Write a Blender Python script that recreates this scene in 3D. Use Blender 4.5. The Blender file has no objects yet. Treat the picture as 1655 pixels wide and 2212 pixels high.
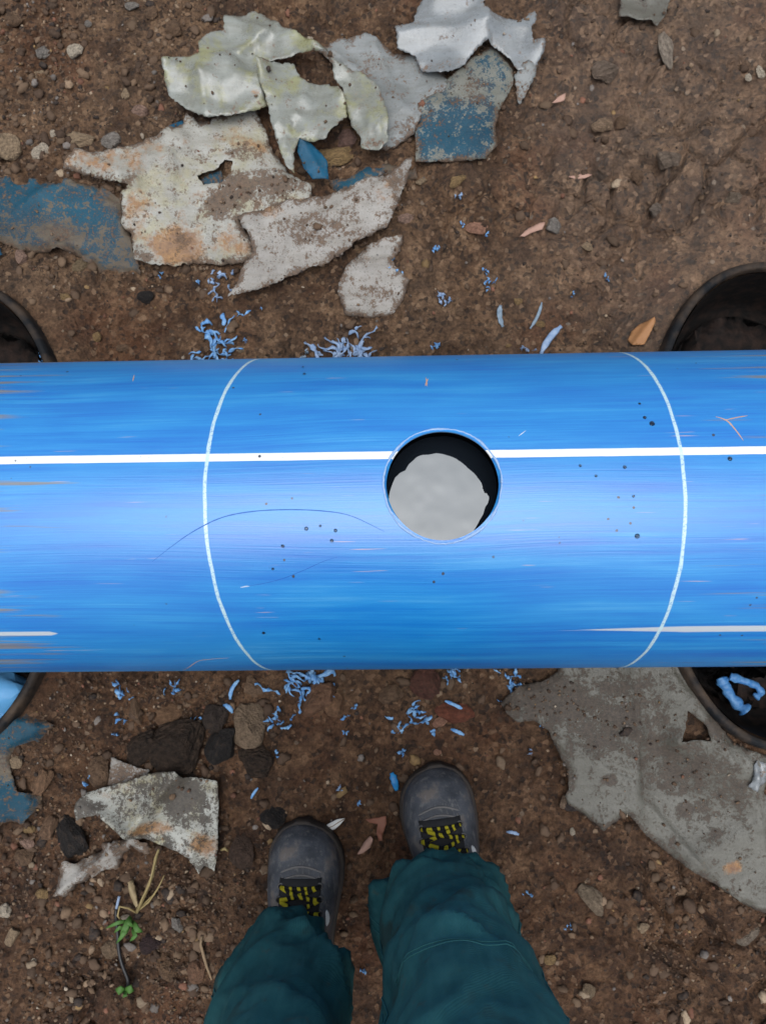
import bpy, bmesh, math, random
import numpy as np
from mathutils import Vector, Matrix
from mathutils.geometry import delaunay_2d_cdt

random.seed(7)
rng = np.random.default_rng(11)
scene = bpy.context.scene
COL = scene.collection
R = math.radians

# ------------------------------------------------------------------ camera
FPX, CXP, CYP = 1671.0, 827.5, 1106.0          # focal length / centre on the 1655 px wide photograph
H = 1.275                                       # camera height over the ground
_d = np.array([42., 164., 1671.]); _d /= np.linalg.norm(_d)
_a = np.array([1., -0.0103, 0.]); Xc = _a - _a.dot(_d) * _d; Xc /= np.linalg.norm(Xc)
Zc = -_d
Yc = np.cross(Zc, Xc)
cam_d = bpy.data.cameras.new('camera')
cam = bpy.data.objects.new('camera', cam_d); COL.objects.link(cam)
cam_d.sensor_fit = 'VERTICAL'; cam_d.sensor_height = 36.0
cam_d.lens = 36.0 * FPX / 2212.0
cam_d.clip_start = 0.02; cam_d.clip_end = 500
_r = Vector((Xc[0], Yc[0], Zc[0])); _u = -Vector((Xc[1], Yc[1], Zc[1])); _b = -Vector((Xc[2], Yc[2], Zc[2]))
cam.matrix_world = Matrix(((_r.x, _u.x, _b.x, 0), (_r.y, _u.y, _b.y, 0), (_r.z, _u.z, _b.z, H), (0, 0, 0, 1)))
cam_d.dof.use_dof = True
cam_d.dof.focus_distance = 0.86
cam_d.dof.aperture_fstop = cam_d.lens / 2.6
scene.camera = cam
scene.cycles.max_bounces = 6; scene.cycles.diffuse_bounces = 3; scene.cycles.glossy_bounces = 3; scene.cycles.transmission_bounces = 4
scene.cycles.caustics_reflective = False; scene.cycles.caustics_refractive = False

# ------------------------------------------------------------------ light
SUN_EL, SUN_AZ = 82.0, 180.0                     # azimuth from +Y towards -X
world = bpy.data.worlds.new('World'); scene.world = world
world.use_nodes = True
wn = world.node_tree; wn.nodes.clear()
w_out = wn.nodes.new('ShaderNodeOutputWorld'); w_bg = wn.nodes.new('ShaderNodeBackground')
sky = wn.nodes.new('ShaderNodeTexSky'); sky.sky_type = 'NISHITA'; sky.sun_disc = False
sky.sun_elevation = R(SUN_EL); sky.sun_rotation = R(-SUN_AZ); sky.dust_density = 4.0; sky.air_density = 1.0
w_hs = wn.nodes.new('ShaderNodeHueSaturation'); w_hs.inputs['Saturation'].default_value = 0.32   # cloud cover
wn.links.new(sky.outputs[0], w_hs.inputs['Color'])
wn.links.new(w_hs.outputs[0], w_bg.inputs['Color'])
w_bg.inputs['Strength'].default_value = 0.10
wn.links.new(w_bg.outputs[0], w_out.inputs['Surface'])
sun_d = bpy.data.lights.new('sun', 'SUN'); sun_d.energy = 1.5; sun_d.angle = R(50); sun_d.color = (0.975, 0.988, 1.0)
sun = bpy.data.objects.new('sun', sun_d); COL.objects.link(sun)
_s = Vector((-math.sin(R(SUN_AZ)) * math.cos(R(SUN_EL)), math.cos(R(SUN_AZ)) * math.cos(R(SUN_EL)), math.sin(R(SUN_EL))))
sun.rotation_euler = _s.to_track_quat('Z', 'Y').to_euler(); sun.location = _s * 5
vs = scene.view_settings
vs.view_transform = 'Standard'; vs.look = 'None'; vs.gamma = 1.0; vs.exposure = 0.48; vs.use_curve_mapping = False

# ------------------------------------------------------------------ helpers: geometry of the view
def ray(px, py):
    c = np.array([(px - CXP) / FPX, (py - CYP) / FPX, 1.0])
    return np.array([c.dot(Xc), c.dot(Yc), c.dot(Zc)])

def g(px, py, z=0.0):                           # point of the level z seen at a pixel
    d = ray(px, py); t = (z - H) / d[2]
    return np.array([d[0] * t, d[1] * t])

def gpoly(pts, z=0.0):
    return [tuple(g(x, y, z)) for x, y in pts]

PR = 0.200                                      # pipe radius
_t1, _t2 = ray(827, 770), ray(827, 1446)
_a1, _a2 = math.atan2(_t1[1], -_t1[2]), math.atan2(_t2[1], -_t2[2])
_al, _mid = abs(_a1 - _a2) / 2, (_a1 + _a2) / 2
_D = PR / math.sin(_al)
PY, PZ = _D * math.sin(_mid), H - _D * math.cos(_mid)

def pipe_at(px, py):                            # (x, angle) of the pipe surface seen at a pixel
    d = ray(px, py); o = np.array([0 - PY, H - PZ]); v = d[1:]
    A = v.dot(v); B = 2 * o.dot(v); C = o.dot(o) - PR * PR
    q = B * B - 4 * A * C
    t = (-B - math.sqrt(max(q, 0))) / (2 * A)
    p = o + v * t
    return d[0] * t, math.atan2(p[0], p[1])
print('pipe axis', PY, PZ, 'bottom', PZ - PR)

# ------------------------------------------------------------------ helpers: noise
def _hash(ix, iy, seed):
    n = (ix.astype(np.int64) * 374761393 + iy.astype(np.int64) * 668265263 + seed * 2147483647) & 0xffffffff
    n = ((n ^ (n >> 13)) * 1274126177) & 0xffffffff
    n = ((n ^ (n >> 16)) * 2246822519) & 0xffffffff
    return ((n ^ (n >> 15)) & 0xffffff) / float(0xffffff)

def vnoise(x, y, seed=0):
    x = np.asarray(x, float); y = np.asarray(y, float)
    ix, iy = np.floor(x), np.floor(y); fx, fy = x - ix, y - iy
    ux, uy = fx * fx * fx * (fx * (fx * 6 - 15) + 10), fy * fy * fy * (fy * (fy * 6 - 15) + 10)
    a = _hash(ix, iy, seed); b = _hash(ix + 1, iy, seed); c = _hash(ix, iy + 1, seed); d = _hash(ix + 1, iy + 1, seed)
    return (a * (1 - ux) + b * ux) * (1 - uy) + (c * (1 - ux) + d * ux) * uy

def fbm(x, y, seed=0, octv=4):
    s, a, t = 0, 0.5, 0
    for i in range(octv):
        s = s + a * (vnoise(x * 2 ** i + 17.3 * i, y * 2 ** i - 9.1 * i, seed + i) - 0.5); t += a; a *= 0.5
    return s / t * 2                             # about -1..1

def worley(x, y, seed=0):
    x = np.asarray(x, float); y = np.asarray(y, float)
    ix, iy = np.floor(x), np.floor(y)
    f1 = np.full(x.shape, 9.0); f2 = np.full(x.shape, 9.0)
    for dx in (-1, 0, 1):
        for dy in (-1, 0, 1):
            cx, cy = ix + dx, iy + dy
            px = cx + _hash(cx, cy, seed); py = cy + _hash(cx, cy, seed + 77)
            d = np.hypot(x - px, y - py)
            m = d < f1
            f2 = np.where(m, f1, np.minimum(f2, d)); f1 = np.where(m, d, f1)
    return f1, f2

def sstep(a, b, x):
    t = np.clip((x - a) / (b - a), 0, 1); return t * t * (3 - 2 * t)

# ------------------------------------------------------------------ helpers: objects
def link(name, mesh, mat=None, parent=None):
    o = bpy.data.objects.new(name, mesh); COL.objects.link(o)
    if mat is not None and mesh is not None:
        mesh.materials.clear(); mesh.materials.append(mat)
    if parent is not None: o.parent = parent
    return o

def tag(o, label=None, cat=None, group=None, kind=None):
    if label: o['label'] = label
    if cat: o['category'] = cat
    if group: o['group'] = group
    if kind: o['kind'] = kind
    return o

def empty(name, loc=(0, 0, 0)):
    o = bpy.data.objects.new(name, None); COL.objects.link(o); o.location = loc; o.empty_display_size = 0.05
    return o

def mesh_from(name, verts, faces, smooth=True):
    me = bpy.data.meshes.new(name); me.from_pydata([tuple(map(float, v)) for v in verts], [], faces)
    if smooth: me.polygons.foreach_set('use_smooth', [True] * len(me.polygons))
    me.update(); return me

class MB:                                        # several tubes / lofts gathered into ONE mesh
    def __init__(s): s.v = []; s.f = []
    def add(s, v, f):
        o = len(s.v); s.v += [tuple(map(float, p)) for p in v]; s.f += [tuple(i + o for i in q) for q in f]
    def tube(s, pts, rad, n=8, flat=1.0, twist=0.0):
        pts = [Vector(p) for p in pts]; m = len(pts)
        if not hasattr(rad, '__len__'): rad = [rad] * m
        v, f = [], []; up = Vector((0.13, 0.21, 1)).normalized()
        for i, p in enumerate(pts):
            t = (pts[min(i + 1, m - 1)] - pts[max(i - 1, 0)])
            t = t.normalized() if t.length > 1e-9 else Vector((1, 0, 0))
            if abs(t.dot(up)) > 0.95: up = Vector((1, 0.2, 0.1)).normalized()
            a = t.cross(up).normalized(); b = a.cross(t).normalized()
            for k in range(n):
                q = 2 * math.pi * k / n
                ca, sa = math.cos(q), math.sin(q) * flat
                w = twist * i
                x, y = ca * math.cos(w) - sa * math.sin(w), ca * math.sin(w) + sa * math.cos(w)
                v.append(p + a * (x * rad[i]) + b * (y * rad[i]))
        for i in range(m - 1):
            for k in range(n):
                f.append((i * n + k, i * n + (k + 1) % n, (i + 1) * n + (k + 1) % n, (i + 1) * n + k))
        f.append(tuple(range(n - 1, -1, -1))); f.append(tuple((m - 1) * n + k for k in range(n)))
        s.add(v, f)
    def loft(s, rings, cap=True):
        n = len(rings[0]); v = [p for r in rings for p in r]; f = []
        for i in range(len(rings) - 1):
            for k in range(n):
                f.append((i * n + k, i * n + (k + 1) % n, (i + 1) * n + (k + 1) % n, (i + 1) * n + k))
        if cap:
            f.append(tuple(range(n - 1, -1, -1))); f.append(tuple((len(rings) - 1) * n + k for k in range(n)))
        s.add(v, f)
    def build(s, name, mat, parent=None, smooth=True, subsurf=0):
        o = link(name, mesh_from(name, s.v, s.f, smooth), mat, parent)
        if subsurf:
            m = o.modifiers.new('subdivision', 'SUBSURF'); m.levels = subsurf; m.render_levels = subsurf
        return o

# ------------------------------------------------------------------ helpers: materials
class NT:
    def __init__(s, name):
        s.m = bpy.data.materials.new(name); s.m.use_nodes = True; s.t = s.m.node_tree; s.t.nodes.clear()
        s.out = s.n('ShaderNodeOutputMaterial'); s.b = s.n('ShaderNodeBsdfPrincipled')
        s.t.links.new(s.b.outputs[0], s.out.inputs['Surface'])
    def n(s, typ, **kw):
        nd = s.t.nodes.new(typ)
        for k, v in kw.items(): setattr(nd, k, v)
        return nd
    def L(s, a, b): s.t.links.new(a, b)
    def put(s, sock, v):
        if hasattr(v, 'is_linked') or hasattr(v, 'links'): s.L(v, sock)
        else: sock.default_value = v
    def obj(s): return s.n('ShaderNodeTexCoord').outputs['Object']
    def gen(s): return s.n('ShaderNodeTexCoord').outputs['Generated']
    def math(s, op, a, b=0.0, c=None, clamp=False):
        m = s.n('ShaderNodeMath', operation=op); m.use_clamp = clamp
        s.put(m.inputs[0], a); s.put(m.inputs[1], b)
        if c is not None: s.put(m.inputs[2], c)
        return m.outputs[0]
    def mapr(s, v, a, b, c=0.0, d=1.0, smooth=False):
        m = s.n('ShaderNodeMapRange'); m.clamp = True
        if smooth: m.interpolation_type = 'SMOOTHSTEP'
        s.put(m.inputs[0], v)
        for i, q in enumerate((a, b, c, d)): s.put(m.inputs[i + 1], q)
        return m.outputs[0]
    def noise(s, vec, scale, detail=4.0, rough=0.55, dist=0.0, out=0):
        m = s.n('ShaderNodeTexNoise'); s.L(vec, m.inputs['Vector'])
        m.inputs['Scale'].default_value = scale; m.inputs['Detail'].default_value = detail
        m.inputs['Roughness'].default_value = rough; m.inputs['Distortion'].default_value = dist
        return m.outputs[out]
    def voro(s, vec, scale, feature='F1', out='Distance', rand=1.0):
        m = s.n('ShaderNodeTexVoronoi', feature=feature); s.L(vec, m.inputs['Vector']); m.inputs['Scale'].default_value = scale
        m.inputs['Randomness'].default_value = rand
        return m.outputs[out]
    def mul(s, vec, k):
        m = s.n('ShaderNodeVectorMath', operation='MULTIPLY'); s.L(vec, m.inputs[0]); m.inputs[1].default_value = k
        return m.outputs[0]
    def addv(s, a, b):
        m = s.n('ShaderNodeVectorMath', operation='ADD'); s.L(a, m.inputs[0]); s.put(m.inputs[1], b); return m.outputs[0]
    def comb(s, x, y, z):
        m = s.n('ShaderNodeCombineXYZ')
        for i, q in enumerate((x, y, z)): s.put(m.inputs[i], q)
        return m.outputs[0]
    def sep(s, v):
        m = s.n('ShaderNodeSeparateXYZ'); s.L(v, m.inputs[0]); return m.outputs
    def mix(s, f, a, b, mode='MIX'):
        m = s.n('ShaderNodeMix', data_type='RGBA', blend_type=mode)
        s.put(m.inputs['Factor'], f)
        for nm, q in (('A', a), ('B', b)):
            sock = [i for i in m.inputs if i.name == nm and i.type == 'RGBA'][0]
            s.put(sock, q if not isinstance(q, tuple) else (q + (1.0,) if len(q) == 3 else q))
        return [o for o in m.outputs if o.type == 'RGBA'][0]
    def ramp(s, f, stops, interp='LINEAR'):
        m = s.n('ShaderNodeValToRGB'); s.L(f, m.inputs[0]); cr = m.color_ramp; cr.interpolation = interp
        while len(cr.elements) > 1: cr.elements.remove(cr.elements[-1])
        cr.elements[0].position = stops[0][0]; cr.elements[0].color = stops[0][1] + (1,)
        for p, c in stops[1:]:
            e = cr.elements.new(p); e.color = c + (1,)
        return m.outputs[0]
    def attr(s, name, out='Color'):
        m = s.n('ShaderNodeAttribute'); m.attribute_name = name; return m.outputs[out]
    def bump(s, h, strength=0.3, dist=0.002, normal=None):
        m = s.n('ShaderNodeBump'); m.inputs['Strength'].default_value = strength; m.inputs['Distance'].default_value = dist
        s.L(h, m.inputs['Height'])
        if normal is not None: s.L(normal, m.inputs['Normal'])
        return m.outputs[0]
    def done(s, color=None, rough=0.7, normal=None, spec=0.5, **kw):
        if color is not None: s.put(s.b.inputs['Base Color'], color if not isinstance(color, tuple) else color + (1.0,))
        s.put(s.b.inputs['Roughness'], rough); s.put(s.b.inputs['Specular IOR Level'], spec)
        if normal is not None: s.L(normal, s.b.inputs['Normal'])
        for k, v in kw.items(): s.put(s.b.inputs[k.replace('_', ' ')], v)
        return s.m

M = {}
def plain(key, c1, c2, scale=60, rough=0.7, spec=0.4, bump=0.3, bscale=None, **kw):
    t = NT(key); o = t.obj()
    col = t.mix(t.noise(o, scale), c1, c2)
    M[key] = t.done(col, rough, t.bump(t.noise(o, bscale or scale * 3, 3), bump, 0.001), spec, **kw)
    return M[key]

# ==================================================================== GROUND
EA, EB = 0.203, 0.383                            # half axes of the two oval tubs at the rim
TUBS = [tuple(g(-114, 1108, 0.055)), tuple(g(1676, 1081, 0.055))]
def ell(x, y, c, n=2.25):
    return (np.abs((x - c[0]) / EA) ** n + np.abs((y - c[1]) / EB) ** n) ** (1 / n)

FEET = [(g(654, 1778, 0.03), 0.0), (g(940, 1656, 0.03), 7.0)]     # toe tip, turn

def ground_low(x, y):
    z = 0.010 * fbm(x * 2.2, y * 2.2, 1, 3) + 0.007 * fbm(x * 7, y * 7, 5, 2)
    z = z + 0.075 * sstep(0.30, 1.0, x) * sstep(0.05, 0.55, y) + 0.02 * sstep(0.45, 0.75, y) * sstep(-0.1, -0.5, x)
    z = z + 0.03 * sstep(0.3, 0.75, x) * sstep(-0.45, -0.75, y)
    for (t, a) in FEET:
        d = np.hypot((x - t[0]) / 0.09, (y - (t[1] - 0.15)) / 0.20)
        z = z * sstep(0.9, 1.7, d)
    return z

def ground_h(x, y):
    x = np.asarray(x, float); y = np.asarray(y, float)
    z = ground_low(x, y)
    clod = np.clip(sstep(0.20, 0.45, x) * sstep(0.05, 0.25, y) + sstep(0.28, 0.45, x) * sstep(-0.35, -0.5, y) * 0.9
                   + 0.45 * sstep(-0.1, -0.4, x) * sstep(-0.2, -0.35, y) + 0.35 * sstep(0.4, 0.6, y), 0, 1)
    wx, wy = x + 0.045 * fbm(x * 11, y * 11, 31, 3), y + 0.045 * fbm(x * 11, y * 11, 37, 3)
    f1, f2 = worley(wx * 13, wy * 13, 3)
    cr = sstep(0.0, 0.22, f2 - f1)
    amp = vnoise(x * 6, y * 6, 99)
    z = z + clod * (0.030 * cr * amp - 0.012 + 0.012 * (0.5 - f1) * amp)
    f1b, f2b = worley(wx * 38, wy * 38, 8)
    z = z + (0.0065 + 0.003 * clod) * sstep(0, 0.45, f2b - f1b) * vnoise(x * 25, y * 25, 12)
    z = z + 0.0050 * fbm(x * 28, y * 28, 15, 3) + 0.0040 * fbm(x * 90, y * 90, 21, 3)
    f1c, f2c = worley(x * 105, y * 105, 44)
    z = z + 0.0045 * np.clip(0.55 - f1c, 0, 1) * (vnoise(x * 105, y * 105, 5) > 0.4)
    for (t, a) in FEET:
        d = np.hypot((x - t[0]) / 0.065, (y - (t[1] - 0.15)) / 0.165)
        z = z * (0.25 + 0.75 * sstep(0.8, 1.3, d))
    for c in TUBS:                               # soil banked up against the tubs, pit inside
        e = ell(x, y, c)
        z = z + np.maximum(0.043 - z, 0) * sstep(1.40, 1.05, e)
        z = np.where(e < 1.0, -0.34, z)
    return z

def axis(lo, hi, step, far, grow=1.22):
    c = list(np.arange(lo, hi + step * .5, step)); s = step; p = c[-1]
    up = []
    while p < far: s *= grow; p += s; up.append(p)
    s = step; p = c[0]; dn = []
    while p > -far: s *= grow; p -= s; dn.append(p)
    return np.array(dn[::-1] + c + up)

gx = axis(-0.82, 0.86, 0.0032, 60); gy = axis(-0.86, 1.02, 0.0032, 60)
XX, YY = np.meshgrid(gx, gy)
ZZ = ground_h(XX, YY)
nx, ny = len(gx), len(gy)
me = bpy.data.meshes.new('ground')
co = np.stack([XX, YY, ZZ], -1).reshape(-1, 3).astype(np.float32)
ii = (np.arange(ny - 1)[:, None] * nx + np.arange(nx - 1)[None]).ravel()
fc = np.stack([ii, ii + 1, ii + nx + 1, ii + nx], -1).astype(np.int32)
me.vertices.add(len(co)); me.vertices.foreach_set('co', co.ravel())
me.loops.add(fc.size); me.loops.foreach_set('vertex_index', fc.ravel())
me.polygons.add(len(fc)); me.polygons.foreach_set('loop_start', np.arange(0, fc.size, 4, dtype=np.int32))
me.polygons.foreach_set('loop_total', np.full(len(fc), 4, np.int32))
me.polygons.foreach_set('use_smooth', np.ones(len(fc), bool))
me.update(); me.validate()

t = NT('soil'); o = t.obj()
big = t.mapr(t.noise(o, 3.0, 4, 0.6), .36, .64); mid = t.mapr(t.noise(o, 24, 8, 0.72), .34, .66); fine = t.mapr(t.noise(o, 150, 6, 0.75), .33, .67)
pat = t.mapr(t.noise(t.addv(o, (3.1, 1.7, 0)), 7.5, 5, .65), .50, .62)
grain = t.voro(o, 150, 'F1', 'Color'); gs = t.sep(grain)
grain2 = t.voro(t.addv(o, (1.3, .7, .2)), 70, 'F1', 'Color'); g2 = t.sep(grain2)
d2v = t.voro(t.addv(o, (1.3, .7, .2)), 70, 'F1', 'Distance')
col = t.ramp(mid, [(0.0, (0.030, 0.018, 0.012)), (0.35, (0.085, 0.050, 0.030)), (0.65, (0.150, 0.094, 0.058)), (1.0, (0.25, 0.172, 0.112))])
col = t.mix(t.math('MULTIPLY', big, .6), col, t.mix(0.6, col, (0.150, 0.118, 0.090)))
col = t.mix(t.math('MULTIPLY', pat, .6), col, (0.045, 0.027, 0.019))
red = t.mapr(t.noise(t.addv(o, (9.1, 4.7, 0)), 4.2, 3, .5), .54, .66)
col = t.mix(t.math('MULTIPLY', red, .45), col, (0.13, 0.058, 0.030))
col = t.mix(fine, t.mix(1.0, col, (0.42, 0.40, 0.38), 'MULTIPLY'), t.mix(1.0, col, (1.45, 1.42, 1.38), 'MULTIPLY'))
peb = t.math('MULTIPLY', t.mapr(g2[0], .88, .91), t.mapr(d2v, .34, .26))
col = t.mix(t.math('MULTIPLY', peb, .75), col, t.ramp(g2[1], [(0, (.07, .045, .03)), (.4, (.20, .135, .085)), (.7, (.30, .22, .15)), (.9, (.22, .20, .18)), (1, (.40, .33, .25))]))
col = t.mix(t.mapr(gs[0], 0.93, 0.96, 0, 0.6), col, (0.27, 0.19, 0.13))
col = t.mix(t.mapr(gs[1], 0.14, 0.10, 0, 0.7), col, (0.022, 0.017, 0.015))
bh = t.math('ADD', t.math('MULTIPLY', t.voro(o, 150), 0.8), t.math('ADD', t.math('MULTIPLY', fine, 0.5), t.math('ADD', t.math('MULTIPLY', mid, 0.9), t.math('MULTIPLY', peb, .8))))
wet = t.mapr(t.noise(o, 9, 3), 0.40, 0.60, 0.9, 0.5)
col = t.mix(1.0, col, (1.04, .95, .85), 'MULTIPLY')
sy = t.sep(o)   # near side of the pipe: damper, redder soil, plus foreground shade painted in
damp_shade = t.mapr(t.math('ADD', sy[1], t.math('MULTIPLY', t.math('SUBTRACT', t.noise(o, 5, 4), .5), .5)), .10, -.25)
dry = t.math('MULTIPLY', t.mapr(t.math('ADD', sy[0], t.math('MULTIPLY', t.math('SUBTRACT', t.noise(o, 4, 4), .5), .5)), .10, .35), t.mapr(sy[1], .05, .3))
col = t.mix(t.math('MULTIPLY', dry, .8), col, t.mix(1.0, t.mix(.25, col, (.13, .115, .10)), (1.35, 1.34, 1.36), 'MULTIPLY'))
col = t.mix(t.math('MULTIPLY', damp_shade, .85), col, t.mix(1.0, col, (.74, .66, .62), 'MULTIPLY'))
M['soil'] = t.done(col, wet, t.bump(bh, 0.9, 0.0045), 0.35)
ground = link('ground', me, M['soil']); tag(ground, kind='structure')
ground['label'] = 'brown stony soil of the work site'; 

def gh(x, y):
    return float(ground_h(np.array([x]), np.array([y]))[0])

# ==================================================================== FILM SHEETS (outlines and stains)
def Z1(p): return [(0.5 * x, 0.5 * y) for x, y in p]
def Z2(p): return [(827.6 + 0.5 * x, 0.5 * y) for x, y in p]
def Z6(p): return [(329.3 + 0.3648 * x, 0.3648 * y) for x, y in p]
def Z7(p): return [(0.5 * x, 1426.9 + 0.5 * y) for x, y in p]
def ZS(p): return [(1042.7 + 0.37 * x, 1426.9 + 0.37 * y) for x, y in p]

def inpoly(px, py, poly):
    px = np.asarray(px, float); py = np.asarray(py, float)
    c = np.zeros(px.shape, bool); n = len(poly)
    for i in range(n):
        x1, y1 = poly[i]; x2, y2 = poly[(i + 1) % n]
        m = ((y1 > py) != (y2 > py)) & (px < (x2 - x1) * (py - y1) / ((y2 - y1) if y2 != y1 else 1e-12) + x1)
        c ^= m
    return c

def ragged(poly, seg, jit, seed):
    r = random.Random(seed); out = []; n = len(poly)
    for i in range(n):
        (x1, y1), (x2, y2) = poly[i], poly[(i + 1) % n]
        L = math.hypot(x2 - x1, y2 - y1); k = max(1, int(L / seg))
        nxn, nyn = (-(y2 - y1) / (L + 1e-9), (x2 - x1) / (L + 1e-9))
        ph = r.uniform(0, 9)
        for j in range(k):
            u = j / k
            a = 0 if j == 0 else (r.uniform(-1, 1) * jit * 0.6 + jit * 1.2 * (vnoise(u * L / seg * 0.35 + ph, i * 3.7, seed) - 0.5))
            out.append((x1 + (x2 - x1) * u + nxn * a, y1 + (y2 - y1) * u + nyn * a))
    return out

def facet(x, y, seed):                           # straight-creased folds: linear noise on a triangle lattice
    k = (x + y) * 0.3660254; i = np.floor(x + k); j = np.floor(y + k)
    fx, fy = x + k - i, y + k - j
    h = lambda a, b: _hash(i + a, j + b, seed)
    lo = fx >= fy
    h0, h1, h2 = h(0, 0), np.where(lo, h(1, 0), h(0, 1)), h(1, 1)
    w2 = np.minimum(fx, fy); w1 = np.abs(fx - fy)
    return (h0 * (1 - w1 - w2) + h1 * w1 + h2 * w2) * 2 - 1

SHEET_POLYS = []; SHEET_TOP = []
def sheet(name, label, cat, poly, mat, zoff=0.010, seed=1, holes=(), creases=(), lifts=(), wrinkle=0.004, wscale=11, crumple=0.004, tilts=(), bury=0.0,
          stains=(), step=5.0, jit=3.0, thick=0.0006, group=None, register=True, color=None, follow=1.0):
    """poly, creases, lifts, stains in photograph pixels on the ground level; z in metres"""
    zref = zoff + 0.006
    outer = ragged(poly, 4.5, jit, seed)
    hl = [ragged(h, 6, jit, seed + 5 + i) for i, h in enumerate(holes)]
    xs = [p[0] for p in poly]; ys = [p[1] for p in poly]
    pts = list(outer); edges = [(i, (i + 1) % len(outer)) for i in range(len(outer))]
    for h in hl:
        b = len(pts); pts += h; edges += [(b + i, b + (i + 1) % len(h)) for i in range(len(h))]
    ax, ay = np.meshgrid(np.arange(min(xs), max(xs), step), np.arange(min(ys), max(ys), step))
    ax = ax + rng.uniform(-.3, .3, ax.shape) * step; ay = ay + rng.uniform(-.3, .3, ay.shape) * step
    ax, ay = ax.ravel(), ay.ravel()
    keep = inpoly(ax, ay, outer)
    for h in hl: keep &= ~inpoly(ax, ay, h)
    bp = np.array(pts)
    for i in np.nonzero(keep)[0]:
        if np.min((bp[:, 0] - ax[i]) ** 2 + (bp[:, 1] - ay[i]) ** 2) < (step * .55) ** 2: keep[i] = False
    pts += list(zip(ax[keep], ay[keep]))
    res = delaunay_2d_cdt([Vector(p) for p in pts], edges, [], 0, 1e-4)
    V2, F2 = res[0], res[2]
    P = np.array([(v.x, v.y) for v in V2])
    fcs = []
    cen = np.array([P[list(f)].mean(0) for f in F2])
    ok = inpoly(cen[:, 0], cen[:, 1], outer)
    for h in hl: ok &= ~inpoly(cen[:, 0], cen[:, 1], h)
    fcs = [tuple(f) for f, k in zip(F2, ok) if k]
    W = np.array([g(x, y, zref) for x, y in P])
    z = follow * ground_low(W[:, 0], W[:, 1]) + zoff
    for c in TUBS: z = z + np.maximum(0.050 - z, 0) * sstep(1.40, 1.05, ell(W[:, 0], W[:, 1], c))
    z = z + wrinkle * (fbm(W[:, 0] * wscale, W[:, 1] * wscale, seed, 3)) + wrinkle * 0.9 * (1 - np.abs(fbm(W[:, 0] * wscale * .6 + 5, W[:, 1] * wscale * .6, seed + 3, 2)) * 2)
    wxx = W[:, 0] + .012 * fbm(W[:, 0] * 9, W[:, 1] * 9, seed + 40, 2)
    z = z + crumple * (facet(wxx * wscale * 1.3, W[:, 1] * wscale * 1.3, seed) + 0.28 * facet(wxx * wscale * 3.1 + 3, W[:, 1] * wscale * 3.1, seed + 2))
    for (p, q, h, wd) in creases:
        d, u = segdist(P, p, q); sd = (q[0] - p[0]) * (P[:, 1] - p[1]) - (q[1] - p[1]) * (P[:, 0] - p[0])
        z = z + h * np.where(sd > 0, np.exp(-d / (wd * 2.2)), np.exp(-(d / (wd * .9)) ** 1.5))
    for (p, rad, h) in lifts:
        d = np.hypot(P[:, 0] - p[0], P[:, 1] - p[1]) / rad
        z = z + h * np.clip(1 - d, 0, 1) ** 1.5
    for (p, rad, dr, sl) in tilts:                # smooth patch turned up to the sky
        v = P - np.array(p, float); d = np.hypot(v[:, 0], v[:, 1]) / rad; w = np.clip(1.25 - d, 0, 1) ; w = w * w * (3 - 2 * w)
        base = z[d < 1].mean() if (d < 1).any() else z.mean()
        z = z * (1 - .85 * w) + .85 * w * (base + sl * (v @ np.array(dr, float)) / 1310.0)
    po = np.array(outer); de = np.full(len(P), 1e9)
    for i in range(len(po)): de = np.minimum(de, segdist(P, po[i], po[(i + 1) % len(po)] + 1e-6)[0])
    en = vnoise(P[:, 0] / 26, P[:, 1] / 26, seed + 50)
    z = z - bury * np.clip(1 - de / 16, 0, 1) * sstep(.35, .6, en)
    c0 = W.mean(0)
    verts = [(W[i, 0] - c0[0], W[i, 1] - c0[1], z[i]) for i in range(len(P))]
    me = mesh_from(name, verts, fcs)
    at = me.color_attributes.new('stain', 'FLOAT_COLOR', 'POINT')
    sc = np.zeros((len(P), 4)); sc[:, 3] = 1
    for (kind, x, y, rx, ry, s) in stains:
        d = np.hypot((P[:, 0] - x) / rx, (P[:, 1] - y) / ry)
        sc[:, 'rdb'.index(kind)] = np.maximum(sc[:, 'rdb'.index(kind)], s * np.clip(1.35 - d, 0, 1))
    sc[:, 1] = np.maximum(sc[:, 1], (.75 if bury else .3) * np.clip(1 - de / 14, 0, 1) * (.4 + .6 * sstep(.3, .6, en)))
    at.data.foreach_set('color', sc.ravel())
    if register: SHEET_TOP.append((W, z, sc[:, 1]))
    o = link(name, me, mat); o.location = (c0[0], c0[1], 0)
    sm = o.modifiers.new('thickness', 'SOLIDIFY'); sm.thickness = thick; sm.offset = 1
    tag(o, label, cat, group)
    if color: o.color = color + (1,)
    if register: SHEET_POLYS.append((poly, holes))
    return o

def segdist(P, p, q):
    p = np.array(p, float); q = np.array(q, float); d = q - p
    u = np.clip(((P - p) @ d) / (d @ d), 0, 1)
    c = p + u[:, None] * d
    return np.hypot(P[:, 0] - c[:, 0], P[:, 1] - c[:, 1]), u

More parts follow.
